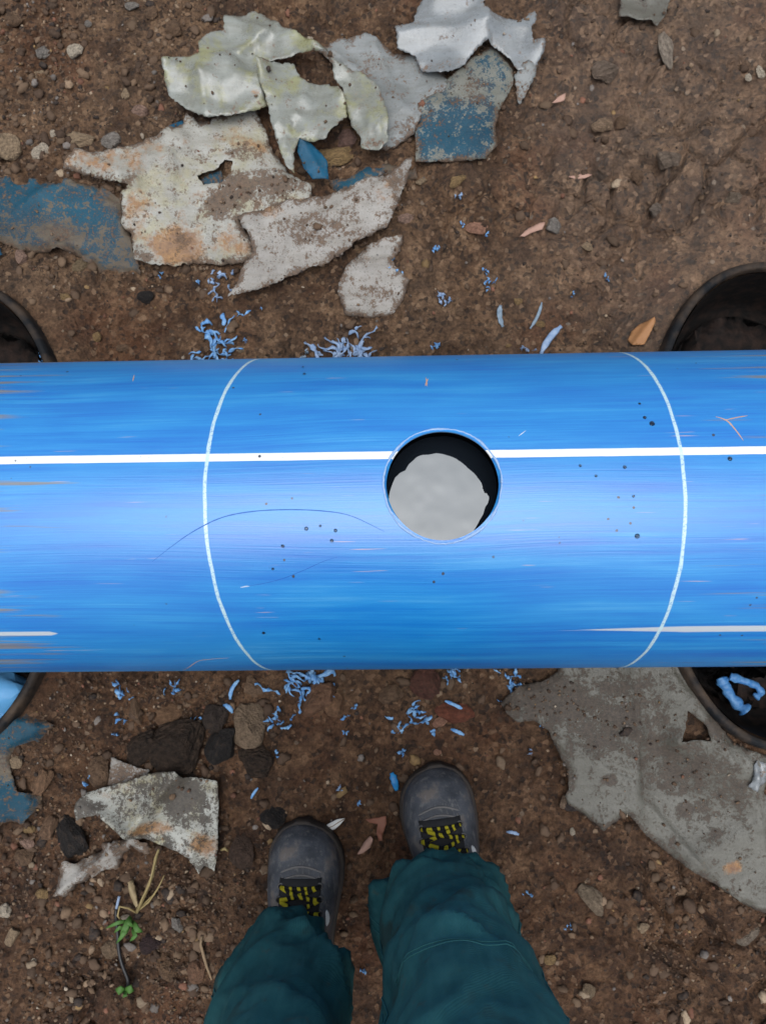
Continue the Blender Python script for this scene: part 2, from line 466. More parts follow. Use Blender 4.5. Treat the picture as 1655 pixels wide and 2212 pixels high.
def film(key, base, base2, dirt=0.35, rust=0.2, blue=0.0, rough=0.45, speck=0.5, tint=None, bmp=0.4, spec=0.7, dirtcol=(0.085, 0.055, 0.036)):
    t = NT(key); o = t.obj(); oi = t.n('ShaderNodeObjectInfo'); o2 = t.addv(o, oi.outputs['Location']); st = t.sep(t.attr('stain'))
    nz = lambda sc, off, det=6, rg=.68: t.mapr(t.noise(t.addv(o2, off), sc, det, rg), .33, .67)
    nb = nz(10, (0, 0, 0)); nm = nz(34, (7.3, 2.1, 4.4), 8, .72); nm2 = nz(46, (1.3, 5.1, 2.4), 8, .74); nf = nz(210, (2, 3, 1), 6, .75)
    col = t.mix(nb, base, base2)
    if tint: col = t.mix(t.mapr(nz(16, (4, 4, 8)), .50, .85, 0, .75), col, tint)
    streak = t.mapr(t.noise(t.mul(o2, (10, 70, 40)), 1.0, 5, 0.65), .42, .66)
    col = t.mix(t.math('MULTIPLY', streak, .45), col, t.mix(1.0, col, (.60, .56, .48), 'MULTIPLY'))
    col = t.mix(t.mapr(nm, .2, .8, .30, 0), col, t.mix(1.0, col, (.62, .60, .55), 'MULTIPLY'))
    sub = lambda a, k: t.math('MULTIPLY', t.math('SUBTRACT', a, .5), k)
    if blue > 0:
        bm_ = t.mapr(t.math('ADD', t.math('ADD', sub(nm2, 1.3), sub(nf, .9)), t.math('ADD', t.math('MULTIPLY', st[2], .65), blue - .5)), .28, .42)
        col = t.mix(bm_, col, t.mix(nb, (0.002, 0.036, 0.066), (0.004, 0.070, 0.118)))
    rm = t.mapr(t.math('ADD', t.math('ADD', t.math('MULTIPLY', st[0], .95), rust * .35), t.math('ADD', sub(nm, .9), sub(nf, .3))), .42, .85, 0, .9)
    col = t.mix(rm, col, t.mix(nm2, (0.13, 0.050, 0.016), (0.40, 0.20, 0.055)))
    dm = t.mapr(t.math('ADD', t.math('ADD', t.math('MULTIPLY', st[1], .8), dirt * .55), t.math('ADD', sub(nm2, .8), sub(nf, .75))), .45, .62, 0, .93)
    col = t.mix(dm, col, t.mix(nf, tuple(c * .5 for c in dirtcol), tuple(c * 2.0 for c in dirtcol)))
    sp = t.mapr(nf, .22, .10, 0, speck)
    col = t.mix(sp, col, (0.040, 0.034, 0.030))
    rg = t.math('ADD', t.math('ADD', rough, sub(nm, .2)), t.math('MULTIPLY', dm, 0.35))
    M[key] = t.done(col, rg, t.bump(t.math('ADD', t.math('ADD', nm2, t.math('MULTIPLY', nf, 0.4)), t.math('MULTIPLY', dm, .8)), bmp, 0.0022), spec)
    return M[key]

film('film_yellow', (0.195, 0.205, 0.175), (0.275, 0.295, 0.28), dirt=0.20, rust=0.0, rough=0.30, bmp=0.16, speck=0.45, tint=(0.27, 0.27, 0.12))
film('film_grey', (0.17, 0.185, 0.185), (0.25, 0.27, 0.275), dirt=0.42, rust=0.0, rough=0.40, speck=0.5)
film('film_pale', (0.185, 0.205, 0.22), (0.265, 0.288, 0.305), dirt=0.20, rust=0.0, rough=0.30, bmp=0.16, speck=0.45)
film('film_rusty', (0.29, 0.285, 0.25), (0.42, 0.42, 0.39), dirt=0.48, rust=0.75, rough=0.5, speck=0.6, tint=(0.36, 0.34, 0.22))
film('film_speck', (0.25, 0.235, 0.215), (0.37, 0.355, 0.33), dirt=0.55, rust=0.30, rough=0.55, speck=0.9)
film('film_blue', (0.14, 0.145, 0.125), (0.21, 0.215, 0.19), dirt=0.36, rust=0.0, blue=0.74, spec=.35, rough=0.5, speck=0.4)
film('film_blue_dirty', (0.085, 0.068, 0.050), (0.14, 0.115, 0.085), dirt=0.46, rust=0.0, blue=0.80, spec=.35, rough=0.55, speck=0.5)
film('film_blue_clean', (0.003, 0.062, 0.125), (0.005, 0.095, 0.185), dirt=0.12, rust=0.0, blue=0.0, spec=.4, rough=0.45, speck=0.3)
film('film_slate', (0.082, 0.078, 0.062), (0.132, 0.129, 0.108), dirtcol=(0.045, 0.033, 0.024), dirt=0.50, rust=0.0, rough=0.42, speck=0.5)
film('film_foil', (0.34, 0.345, 0.30), (0.50, 0.51, 0.48), dirtcol=(0.045, 0.036, 0.028), dirt=0.72, rust=0.5, rough=0.4, speck=0.9, tint=(0.33, 0.28, 0.11))

A_ = Z6([(430, 105), (500, 85), (590, 60), (655, 82), (750, 150), (870, 230), (950, 270), (1050, 345), (985, 365), (870, 345), (800, 362), (700, 368), (650, 470), (690, 650), (560, 705), (340, 735), (210, 680), (130, 620), (103, 540), (98, 430), (300, 388), (292, 310), (340, 250), (425, 205)])
B_ = Z6([(620, 370), (830, 355), (870, 440), (915, 480), (1030, 478), (1100, 510), (1140, 580), (1155, 680), (1070, 760), (1020, 830), (940, 830), (870, 810), (835, 900), (840, 1010), (800, 985), (750, 870), (715, 760), (690, 640), (640, 500)])
C_ = Z6([(1060, 370), (1110, 385), (1260, 430), (1340, 500), (1390, 650), (1400, 850), (1340, 900), (1240, 880), (1230, 810), (1180, 740), (1150, 640), (1130, 520), (1075, 450)])
D_ = Z6([(975, 275), (1050, 250), (1160, 205), (1280, 195), (1350, 225), (1420, 290), (1700, 330), (1760, 520), (1600, 660), (1560, 790), (1430, 870), (1300, 880), (1200, 600), (1100, 400)])
E_ = Z2([(205, -40), (430, -40), (432, 75), (590, 95), (655, 40), (668, 60), (640, 130), (645, 190), (700, 180), (688, 240), (665, 280), (585, 305), (545, 250), (450, 195), (400, 235), (330, 300), (245, 338), (165, 300), (140, 240), (60, 210), (52, 120), (130, 110), (145, 50)])
F_ = Z2([(150, 430), (280, 350), (370, 265), (450, 200), (520, 235), (565, 300), (560, 370), (500, 480), (485, 560), (490, 640), (440, 695), (320, 690), (210, 700), (140, 700), (140, 600)])
G_ = Z2([(565, 330), (600, 285), (668, 270), (655, 340), (620, 400), (590, 447), (572, 400)])
H_ = [(407, 252), (425, 265), (455, 265), (490, 250), (550, 235), (575, 280), (580, 305), (595, 330), (620, 365), (635, 380), (670, 395), (675, 430), (625, 435), (540, 470), (515, 475), (540, 515), (545, 548), (520, 560), (480, 565), (418, 561), (380, 574), (320, 571), (300, 569), (290, 535), (288, 510), (272, 495), (270, 440), (290, 415), (245, 405), (155, 385), (180, 342), (230, 345), (320, 318), (360, 295), (400, 270)]
H_hole = [(430, 385), (470, 372), (488, 350), (505, 352), (502, 380), (480, 402), (442, 404)]
I_ = [(890, 352), (885, 385), (868, 420), (850, 460), (838, 485), (800, 510), (770, 525), (735, 548), (700, 565), (650, 580), (610, 600), (560, 620), (495, 645), (515, 600), (528, 565), (545, 545), (540, 515), (515, 472), (560, 455), (625, 432), (650, 430), (720, 415), (800, 385), (850, 375)]
J_ = [(872, 508), (865, 540), (845, 560), (860, 580), (885, 600), (872, 640), (850, 670), (800, 680), (745, 675), (738, 655), (728, 625), (738, 595), (748, 572), (780, 540), (830, 515)]
K_ = [(-70, 380), (0, 388), (60, 395), (110, 395), (150, 395), (210, 400), (270, 440), (274, 495), (285, 510), (295, 560), (302, 588), (240, 590), (205, 585), (200, 572), (160, 548), (135, 540), (110, 545), (75, 552), (40, 545), (0, 528), (-70, 500)]
N_ = [(-60, 515), (0, 536), (16, 548), (22, 562), (0, 572), (-60, 585)]
O_ = Z2([(1040, -60), (1240, -60), (1240, 0), (1220, 60), (1185, 105), (1165, 70), (1080, 72), (1020, 60)])
L_ = Z6([(870, 790), (940, 850), (1000, 900), (1035, 950), (1045, 1060), (950, 1060), (900, 1000), (860, 900)])
M_ = Z6([(1040, 1060), (1150, 1050), (1240, 960), (1330, 950), (1420, 990), (1560, 990), (1570, 1060), (1400, 1080), (1280, 1090), (1200, 1128), (1060, 1128)])
P_ = Z7([(-60, 320), (-20, 290), (100, 230), (150, 205), (265, 270), (245, 290), (200, 340), (110, 370), (80, 420), (90, 560), (165, 590), (165, 640), (110, 690), (80, 730), (0, 695), (-60, 690)])
Q_ = Z7([(345, 600), (375, 572), (560, 520), (640, 490), (785, 458), (792, 480), (800, 500), (940, 520), (947, 640), (940, 800), (932, 903), (880, 890), (855, 930), (840, 900), (820, 850), (700, 800), (570, 745), (430, 655), (330, 690), (328, 640)])
Q2_ = Z7([(470, 425), (500, 435), (560, 455), (640, 482), (600, 530), (460, 545)])
R_ = Z7([(270, 870), (330, 880), (420, 840), (430, 800), (520, 790), (560, 765), (630, 800), (640, 840), (620, 865), (560, 820), (520, 850), (500, 910), (440, 915), (400, 940), (330, 975), (275, 1035), (220, 1025), (240, 930)])
S_ = ZS([(430, -140), (440, 60), (350, 120), (210, 150), (105, 250), (140, 310), (200, 355), (300, 350), (375, 400), (430, 520), (490, 640), (500, 740), (480, 790), (500, 840), (560, 885), (640, 940), (700, 990), (740, 960), (800, 910), (840, 895), (880, 930), (950, 1020), (1060, 1110), (1200, 1210), (1330, 1290), (1420, 1350), (1520, 1420), (1655, 1480), (1800, 1560), (1850, 1100), (1850, 560), (1655, 545), (1510, 500), (1410, 450), (1320, 350), (1262, 200), (1180, 60), (1140, -140)])
S_h1 = ZS([(1145, 270), (1190, 310), (1240, 350), (1270, 440), (1200, 440), (1110, 450), (1140, 370)])
S_h2 = ZS([(1600, 650), (1655, 622), (1740, 640), (1740, 820), (1655, 808), (1592, 750)])

sheet('plastic_film', 'grey torn film sheet lying lowest, between yellowish strip and blue-flecked sheet', 'plastic film', D_, M['film_grey'], 0.012, 21, bury=0.006, crumple=.006, wrinkle=0.005,
      stains=[('d', 800, 160, 50, 40, .25), ('d', 880, 290, 40, 40, .3)], creases=[((720, 110), (900, 260), .008, 18), ((800, 80), (860, 200), .006, 14)])
sheet('plastic_film', 'rectangular blue-flecked film sheet with brown dirt right of the crumpled heap', 'plastic film', F_, M['film_blue'], 0.016, 22, bury=0.006, wrinkle=0.004, wscale=7, jit=1.6,
      stains=[('b', 985, 290, 90, 60, .9), ('d', 1010, 200, 50, 50, .35), ('d', 930, 250, 30, 30, .3)], creases=[((900, 230), (1080, 250), .006, 26)], lifts=[((1072, 330), 90, .014)])
sheet('plastic_film', 'pale grey smooth torn film sheet at the top edge, above the blue-flecked sheet', 'plastic film', E_, M['film_pale'], 0.026, 23, wrinkle=0.006, wscale=6,
      stains=[('d', 930, 150, 70, 14, .25)], creases=[((860, 75), (1140, 60), .010, 20), ((1040, 0), (1050, 60), .02, 25)], lifts=[((950, 168), 70, .022), ((1170, 100), 50, .02), ((960, -10), 80, .03)], tilts=[((975, 15), 55, (.1, -1), .36), ((905, 145), 26, (0, -1), .34)])
sheet('plastic_film', 'small narrow film tip pointing down right of the blue-flecked sheet', 'plastic film', G_, M['film_grey'], 0.016, 24, wrinkle=0.003, lifts=[((1140, 150), 60, .015)])
sheet('plastic_film', 'white rust-stained torn film sheet with a hole, pointed at its left end', 'plastic film', H_, M['film_rusty'], 0.016, 25, bury=0.006, holes=[H_hole], wrinkle=0.006,
      stains=[('r', 385, 530, 60, 42, .95), ('d', 395, 520, 26, 22, .6), ('r', 300, 470, 35, 60, .5), ('r', 500, 520, 50, 30, .6), ('r', 250, 365, 90, 25, .45), ('r', 520, 310, 80, 25, .45), ('r', 340, 330, 30, 30, .4),
              ('d', 520, 415, 60, 40, .85), ('d', 600, 400, 55, 30, .8), ('d', 520, 330, 50, 14, .5), ('d', 320, 560, 16, 12, .7), ('d', 480, 445, 40, 30, .9), ('r', 640, 440, 30, 20, .6)],
      creases=[((375, 300), (380, 400), .012, 14), ((180, 350), (300, 400), .006, 14), ((330, 300), (300, 410), .007, 12)], lifts=[((160, 385), 80, .016), ((300, 569), 60, .012), ((515, 475), 40, .012)], tilts=[((385, 315), 30, (0, -1), .30), ((420, 262), 18, (0, -1), .3)])
sheet('plastic_film', 'speckled off-white film strip pointing to the lower left, below the holed sheet', 'plastic film', I_, M['film_speck'], 0.026, 26, bury=0.004, wrinkle=0.005,
      stains=[('d', 690, 490, 90, 40, .35), ('r', 580, 460, 60, 20, .55), ('r', 830, 430, 50, 40, .3), ('d', 860, 400, 20, 20, .3)],
      creases=[((520, 560), (880, 380), .007, 20), ((640, 430), (600, 560), .006, 16)], lifts=[((500, 640), 80, .012), ((530, 480), 50, .014), ((885, 360), 70, .02), ((770, 525), 40, .010)])
sheet('plastic_film', 'small round-lobed grey film patch just above the pipe', 'plastic film', J_, M['film_speck'], 0.013, 27, bury=0.006, wrinkle=0.004,
      stains=[('d', 800, 630, 40, 25, .3), ('r', 790, 560, 30, 15, .3)], creases=[((740, 580), (860, 560), .008, 10)])
sheet('plastic_film', 'crumpled yellowish translucent film, topmost of the heap, with a bright white patch', 'plastic film', A_, M['film_yellow'], 0.036, 28, wrinkle=0.004, wscale=8, crumple=.018,
      stains=[('d', 570, 235, 50, 16, .3), ('r', 560, 215, 14, 8, .8)],
      creases=[((436, 145), (452, 255), .010, 20), ((550, 30), (560, 120), .010, 22), ((490, 40), (680, 120), .012, 20), ((440, 180), (560, 180), .010, 14), ((640, 80), (700, 130), .012, 12), ((600, 60), (520, 120), .010, 10)],
      lifts=[((370, 160), 60, .02), ((490, 165), 60, .016), ((705, 128), 60, .02)],
      tilts=[((490, 168), 40, (0.1, -1), .30), ((630, 95), 30, (.3, -1), .32), ((395, 190), 26, (-.3, -1), .25)])
sheet('plastic_film', 'grey folded film strip hanging down the middle of the heap to a point', 'plastic film', B_, M['film_yellow'], 0.052, 29, wrinkle=0.004, crumple=.011,
      stains=[('d', 600, 200, 40, 50, .12)],
      creases=[((663, 178), (640, 245), .010, 18), ((575, 140), (620, 330), .005, 26)], lifts=[((556, 136), 50, .018), ((740, 200), 50, .014), ((690, 260), 60, .008)], tilts=[((655, 225), 24, (0, -1), .28)])
sheet('plastic_film', 'long yellowish film strip curving down right of the dark gap in the heap', 'plastic film', C_, M['film_yellow'], 0.036, 30, crumple=.008, wrinkle=0.006,
      stains=[('r', 790, 190, 40, 40, .2), ('d', 800, 315, 40, 16, .5)], creases=[((745, 150), (800, 250), .006, 30)], lifts=[((720, 137), 40, .012), ((835, 260), 50, .010)])
sheet('plastic_film', 'large dark blue film sheet with mud flecks at the left edge above the pipe', 'plastic film', K_, M['film_blue_dirty'], 0.012, 31, bury=0.012, wrinkle=0.005, wscale=7,
      stains=[('b', 60, 430, 90, 50, 1.0), ('b', 190, 460, 60, 45, .7), ('d', 140, 510, 50, 30, .35), ('d', 255, 440, 40, 30, .4), ('d', 30, 440, 12, 40, .4)], creases=[((80, 440), (110, 420), .010, 12), ((0, 400), (120, 520), .008, 22)], lifts=[((0, 530), 60, .012)])
sheet('plastic_film', 'small plain blue film corner at the left edge below the large blue sheet', 'plastic film', N_, M['film_blue_clean'], 0.016, 32, wrinkle=0.002)
sheet('plastic_film', 'smooth grey film scrap cut off by the top edge at the right', 'plastic film', O_, M['film_slate'], 0.016, 33, wrinkle=0.004, lifts=[((1360, 30), 60, .012)])
sheet('plastic_film', 'pointed saturated blue shard standing beside a tan stone', 'plastic film', L_, M['film_blue_clean'], 0.038, 34, wrinkle=0.003, jit=1.0, creases=[((650, 300), (700, 385), .006, 10)], lifts=[((647, 290), 60, .014)])
sheet('plastic_film', 'half buried blue flakes between the blue shard and the speckled strip', 'plastic film', M_, M['film_blue_dirty'], 0.0075, 35, bury=0.012, wrinkle=0.003, jit=4,
      stains=[('b', 740, 400, 50, 20, .9), ('b', 800, 380, 40, 30, .5), ('d', 860, 370, 40, 30, .5)])
sheet('plastic_film', 'muddy blue film sheet at the left edge below the pipe', 'plastic film', P_, M['film_blue_dirty'], 0.012, 36, bury=0.016, wrinkle=0.005, stains=[('b', 70, 1570, 60, 40, 1.0), ('b', 30, 1740, 50, 60, .8), ('d', 20, 1640, 40, 40, .3)], jit=2.5)
sheet('foil_sheet', 'triangular folded foil-like sheet with rust and dirt left of the boots', 'sheet', Q_, M['film_foil'], 0.022, 37, wrinkle=0.005, jit=1.4,
      stains=[('d', 400, 1720, 50, 60, .8), ('d', 330, 1700, 60, 30, .3), ('r', 330, 1790, 40, 18, .9), ('r', 440, 1825, 40, 28, .95), ('r', 270, 1700, 30, 20, .3), ('d', 430, 1670, 40, 20, .5), ('d', 190, 1750, 40, 25, .6)],
      creases=[((390, 1660), (285, 1795), .026, 22), ((215, 1750), (285, 1795), .012, 14), ((440, 1790), (410, 1860), .010, 12)], lifts=[((172, 1730), 60, .012), ((468, 1880), 60, .016), ((392, 1656), 50, .02)])
sheet('foil_sheet', 'small dirty grey sheet corner showing behind the triangular folded sheet', 'sheet', Q2_, M['film_speck'], 0.012, 38, wrinkle=0.003, stains=[('d', 270, 1680, 50, 30, .6)])
sheet('plastic_film', 'narrow ragged white film scrap below the triangular folded sheet', 'plastic film', R_, M['film_speck'], 0.012, 39, bury=0.012, wrinkle=0.006, jit=4, stains=[('d', 200, 1880, 30, 20, .4), ('d', 260, 1840, 20, 20, .6)], creases=[((120, 1935), (240, 1840), .008, 12)])
sheet('plastic_film', 'large smooth grey sheet with tear holes at the lower right beside the boot', 'plastic film', S_, M['film_slate'], 0.014, 40, bury=0.006, holes=[S_h1, S_h2], crumple=.003, wrinkle=0.004, wscale=4, jit=1.6,
      stains=[('d', 1150, 1500, 120, 60, .8), ('d', 1330, 1550, 120, 60, .6), ('d', 1420, 1620, 100, 60, .5), ('d', 1560, 1700, 60, 50, .45), ('d', 1200, 1525, 130, 45, .85), ('d', 1290, 1590, 80, 45, .6), ('d', 1340, 1490, 80, 40, .5), ('d', 1480, 1660, 110, 50, .6), ('d', 1310, 1680, 16, 12, .9), ('d', 1480, 1750, 20, 18, .8), ('d', 1540, 1800, 14, 14, .7), ('d', 1510, 1740, 20, 30, .5), ('r', 1578, 1868, 22, 16, 1.0), ('d', 1450, 1830, 10, 30, .4), ('d', 1530, 1550, 40, 60, .6)],
      creases=[((1358, 1440), (1370, 1580), .014, 34), ((1370, 1580), (1360, 1790), .012, 30), ((1120, 1560), (1280, 1640), .010, 30), ((1420, 1900), (1655, 1760), .010, 40), ((1400, 1740), (1510, 1870), .006, 10), ((1600, 1650), (1655, 1900), .006, 16), ((1475, 1500), (1560, 1640), .008, 20)], lifts=[((1300, 1790), 60, .008), ((1450, 1595), 40, .016)])
sheet('plastic_film', 'tiny white crumpled film bit on the large grey sheet at the right edge', 'plastic film',
      ZS([(1535, 600), (1560, 565), (1610, 580), (1615, 650), (1600, 700), (1560, 745), (1515, 720), (1525, 690)]), M['film_pale'], 0.030, 41, wrinkle=0.010, wscale=30, jit=2, creases=[((1615, 1640), (1620, 1700), .012, 8)], register=False)

sheet('plastic_film', 'tiny dark blue film corner peeping out above the rust-stained sheet', 'plastic film', [(360, 292), (380, 276), (398, 266), (402, 276), (385, 288)], M['film_blue_clean'], 0.010, 42, jit=1, register=False)
sheet('plastic_film', 'blue flake lying in the hole of the rust-stained sheet', 'plastic film', [(436, 390), (455, 378), (480, 372), (484, 392), (465, 405), (445, 404)], M['film_blue_dirty'], 0.008, 43, jit=1, stains=[('b', 460, 390, 40, 30, .6)], register=False)
# leaves and thin shards lying on the soil
def leafmat(key, a, b): return plain(key, a, b, 50, 0.6, 0.3, 0.4, 150)
leafmat('leaf_orange', (0.33, 0.15, 0.06), (0.42, 0.22, 0.10)); leafmat('leaf_red', (0.20, 0.075, 0.045), (0.27, 0.12, 0.08)); leafmat('leaf_pink', (0.36, 0.21, 0.16), (0.44, 0.28, 0.22)); leafmat('leaf_tan', (0.26, 0.19, 0.10), (0.34, 0.27, 0.16))
def leaf(label, pts, mat, h=0.006, seed=60, cr=None, name='dry_leaf', cat='leaf'):
    xs = [p[0] for p in pts]; ys = [p[1] for p in pts]
    a = (xs[0], ys[0]); b = (xs[len(xs) // 2], ys[len(ys) // 2])
    return sheet(name, label, cat, pts, M[mat], 0.010, seed, wrinkle=0.002, wscale=30, crumple=.001, step=4, jit=0.8, creases=[(a, b, h, 6)], thick=0.0008, register=False)
leaf('orange-brown dry leaf close to the pipe, beside the right-hand black tub', [(1355, 757), (1350, 740), (1358, 722), (1372, 710), (1396, 703), (1399, 712), (1388, 738), (1378, 757)], 'leaf_orange', .010, 61)
leaf('pale pink pointed leaf on the soil between the two boots', [(772, 1845), (785, 1822), (800, 1807), (806, 1812), (800, 1832), (785, 1843)], 'leaf_pink', .005, 62)
leaf('reddish forked dry leaf on the soil beside the higher boot', [(790, 1770), (820, 1768), (834, 1765), (835, 1780), (828, 1800), (826, 1815), (818, 1818), (814, 1800), (816, 1782), (800, 1778)], 'leaf_red', .005, 63)
leaf('narrow tan dry leaf standing among the straw by the black cable', [(278, 1905), (286, 1902), (294, 1925), (300, 1955), (294, 1962), (284, 1945), (279, 1925)], 'leaf_tan', .008, 64)
leaf('thin pinkish elongated shard on the soil right of the salmon stone', [(1122, 512), (1140, 492), (1168, 478), (1177, 480), (1172, 494), (1150, 502), (1132, 512)], 'leaf_pink', .004, 65, name='clay_shard', cat='shard')
leaf('thin pale mauve shard on the soil at upper right', [(1228, 380), (1245, 374), (1262, 368), (1280, 374), (1264, 382), (1242, 384)], 'leaf_pink', .003, 66, name='clay_shard', cat='shard')
leaf('pink triangular shard on soil right of the blue-flecked sheet', [(1192, 222), (1207, 206), (1222, 200), (1220, 214), (1205, 220)], 'leaf_pink', .003, 67, name='clay_shard', cat='shard')

# ==================================================================== TUBS under the pipe
t = NT('tub_plastic'); o = t.obj()
n = t.noise(o, 25, 4)
M['tub_rim'] = t.done(t.mix(t.mapr(n, .4, .65), (0.012, 0.013, 0.015), (0.070, 0.050, 0.036)), 0.6, t.bump(t.noise(o, 90), .6, .003), 0.12)
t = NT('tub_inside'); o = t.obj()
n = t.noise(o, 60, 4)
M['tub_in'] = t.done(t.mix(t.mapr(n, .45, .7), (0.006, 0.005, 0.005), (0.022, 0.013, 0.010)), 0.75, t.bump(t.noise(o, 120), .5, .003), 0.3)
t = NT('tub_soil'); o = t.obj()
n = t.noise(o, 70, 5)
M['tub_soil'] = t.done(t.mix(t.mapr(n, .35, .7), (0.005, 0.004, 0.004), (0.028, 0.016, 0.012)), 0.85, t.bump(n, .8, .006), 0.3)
def superell(a, b, k, nn=2.25):
    q = 2 * math.pi * k / 120
    c, s_ = math.cos(q), math.sin(q)
    return (a * math.copysign(abs(c) ** (2 / nn), c), b * math.copysign(abs(s_) ** (2 / nn), s_))
def tub(c, label):
    e = empty('sunken_tub', (c[0], c[1], 0.0)); tag(e, label, 'tub', 'sunken tubs under the pipe')
    rim_z = PZ - PR - 0.0015
    def ring(ds, z, wob=0.0):
        return [(x, y, z + wob * math.sin(k * .35)) for k in range(120) for x, y in [superell(EA + ds, EB + ds, k)]]
    m = MB(); m.loft([ring(.006, -.08), ring(.002, rim_z - .010), ring(.000, rim_z - .003), ring(-.003, rim_z), ring(-.010, rim_z), ring(-.012, rim_z - .003), ring(-.0130, rim_z - .012)], cap=False)
    m.build('rim', M['tub_rim'], e)
    m = MB(); m.loft([ring(-.0148, rim_z - .010), ring(-.020, -.05), ring(-.028, -.075), ring(-.05, -.09)], cap=False)
    m.build('inner_wall', M['tub_in'], e)
    m = MB()
    rr = []
    for i in range(9):
        f = 1 - i / 8.5
        rr.append([((EA - .045) * f * superell(1, 1, k)[0], (EB - .045) * f * superell(1, 1, k)[1],
                    -.062 + .012 * float(fbm(np.array([k * .2 + i]), np.array([i * 1.3]), 3, 3)[0])) for k in range(120)])
    m.loft(rr); m.build('soil_bed', M['tub_soil'], e)
tub(TUBS[0], 'black oval tub sunk in the soil under the left end of the pipe')
tub(TUBS[1], 'black oval tub with a grey rim sunk under the right end of the pipe')

# ==================================================================== PIPE
HX, HA = pipe_at(956, 1045)
HOLE_R = 0.5 * 242 / FPX * (_D - PR)
s1 = [pipe_at(x, y) for x, y in ((60, 993), (700, 986), (1150, 980), (1600, 972))]
ka, kb = np.polyfit([q[0] for q in s1], [q[1] for q in s1], 1)
s2 = [pipe_at(1500, 1359), pipe_at(60, 1369)]
k2a = (s2[0][1] - s2[1][1]) / (s2[0][0] - s2[1][0]); k2b = s2[0][1] - k2a * s2[0][0]
def ring_fit(pts):
    q = [pipe_at(*p) for p in pts]
    A = np.array([[1, a, a * a, a ** 4] for x, a in q]); return np.linalg.lstsq(A, np.array([x for x, a in q]), rcond=None)[0]
RING1 = ring_fit([(536, 784), (505, 822), (472, 870), (456, 940), (451, 990), (447, 1110), (455, 1230), (469, 1290), (490, 1340), (525, 1396), (564, 1440)])
RING2 = ring_fit([(1356, 765), (1400, 797), (1435, 850), (1458, 920), (1468, 985), (1479, 1080), (1477, 1170), (1466, 1245), (1440, 1335), (1400, 1395), (1356, 1438)])
RX1, RX2 = RING1[0], RING2[0]
print('hole', HX, HA, HOLE_R, 'stripe', ka, kb, 'rings', RX1, RX2)

t = NT('blue_polyethylene'); o = t.obj(); x_, y_, z_ = t.sep(o)[:3]
ang = t.math('ARCTAN2', y_, z_)
rad = t.math('SQRT', t.math('ADD', t.math('MULTIPLY', y_, y_), t.math('MULTIPLY', z_, z_)))
sarc = t.math('MULTIPLY', ang, PR)
warp = t.math('MULTIPLY', t.math('SUBTRACT', t.noise(t.comb(t.math('MULTIPLY', x_, 2.2), t.math('MULTIPLY', sarc, 4), 0.0), 1.0, 1), 0.5), 0.03)
sw = t.math('ADD', sarc, warp)
def streaks(kx, ks, z, det=4, src=None):
    return t.noise(t.comb(t.math('MULTIPLY', x_, kx), t.math('MULTIPLY', src if src is not None else sw, ks), z), 1.0, det, 0.6)
sA = streaks(2.2, 30, 0.0, 6); sB = streaks(3.5, 170, 4.0, 5); sC = streaks(6, 620, 9.0, 4)
patch = t.mapr(t.noise(t.comb(t.math('MULTIPLY', x_, 9), t.math('MULTIPLY', sarc, 22), 31.0), 1.0, 4), .36, .64)
st = t.math('ADD', t.math('MULTIPLY', sA, 0.5), t.math('ADD', t.math('MULTIPLY', sB, 0.28), t.math('MULTIPLY', sC, 0.22)))
st = t.math('ADD', st, t.math('MULTIPLY', t.math('SUBTRACT', patch, .5), .05))
col = t.ramp(st, [(0.36, (0.004, 0.145, 0.56)), (0.47, (0.006, 0.205, 0.61)), (0.55, (0.012, 0.255, 0.65)), (0.66, (0.055, 0.335, 0.69))])
# dirt left where nobody scraped (towards both ends)
endm = t.math('ADD', t.mapr(x_, RX2 - 0.02, RX2 + 0.16), t.mapr(x_, RX1 - 0.07, RX1 - 0.26))
endn = streaks(3.5, 95, 17.0, 4, sarc)
dirt = t.mapr(t.math('ADD', endn, t.math('MULTIPLY', endm, 0.19)), 0.70, 0.80, 0, 0.8)
dirt = t.math('MULTIPLY', dirt, t.mapr(endm, 0.0, 0.3))
col = t.mix(dirt, col, t.mix(sB, (0.10, 0.085, 0.06), (0.32, 0.27, 0.19)))
# fine pale pink scratches
scr = t.math('MULTIPLY', t.mapr(streaks(9, 240, 23.0, 2, sarc), 0.68, 0.73, 0, 0.8), t.mapr(t.noise(t.comb(t.math('MULTIPLY', x_, 14), t.math('MULTIPLY', sarc, 14), 2.0), 1.0, 2), 0.48, 0.6))
col = t.mix(scr, col, (0.48, 0.36, 0.40))
# co-extruded white stripes
wn1 = t.math('MULTIPLY', t.math('SUBTRACT', streaks(30, 10, 3.0, 3, sarc), 0.5), 0.004)
d1 = t.math('ABSOLUTE', t.math('SUBTRACT', t.math('ADD', ang, wn1), t.math('MULTIPLY_ADD', x_, ka, kb)))
m1 = t.math('MULTIPLY', t.mapr(d1, 0.0228, 0.0205), t.mapr(t.noise(o, 260, 5, .7), .30, .38, .45, 1.0))
col = t.mix(m1, col, (0.80, 0.83, 0.84))
d2 = t.math('ABSOLUTE', t.math('SUBTRACT', t.math('ADD', ang, wn1), t.math('MULTIPLY_ADD', x_, k2a, k2b)))
wR = t.mapr(x_, pipe_at(1240, 1360)[0], pipe_at(1480, 1360)[0], 0.0, 0.024); wL = t.mapr(x_, pipe_at(128, 1369)[0], pipe_at(110, 1369)[0], 0.0, 0.016)
w2 = t.math('MAXIMUM', wR, wL)
m2 = t.mapr(t.math('SUBTRACT', d2, w2), 0.004, -0.004, 0, 0.85)
m2 = t.math('MULTIPLY', m2, t.mapr(w2, 0.0, 0.004))
col = t.mix(m2, col, (0.62, 0.66, 0.66))
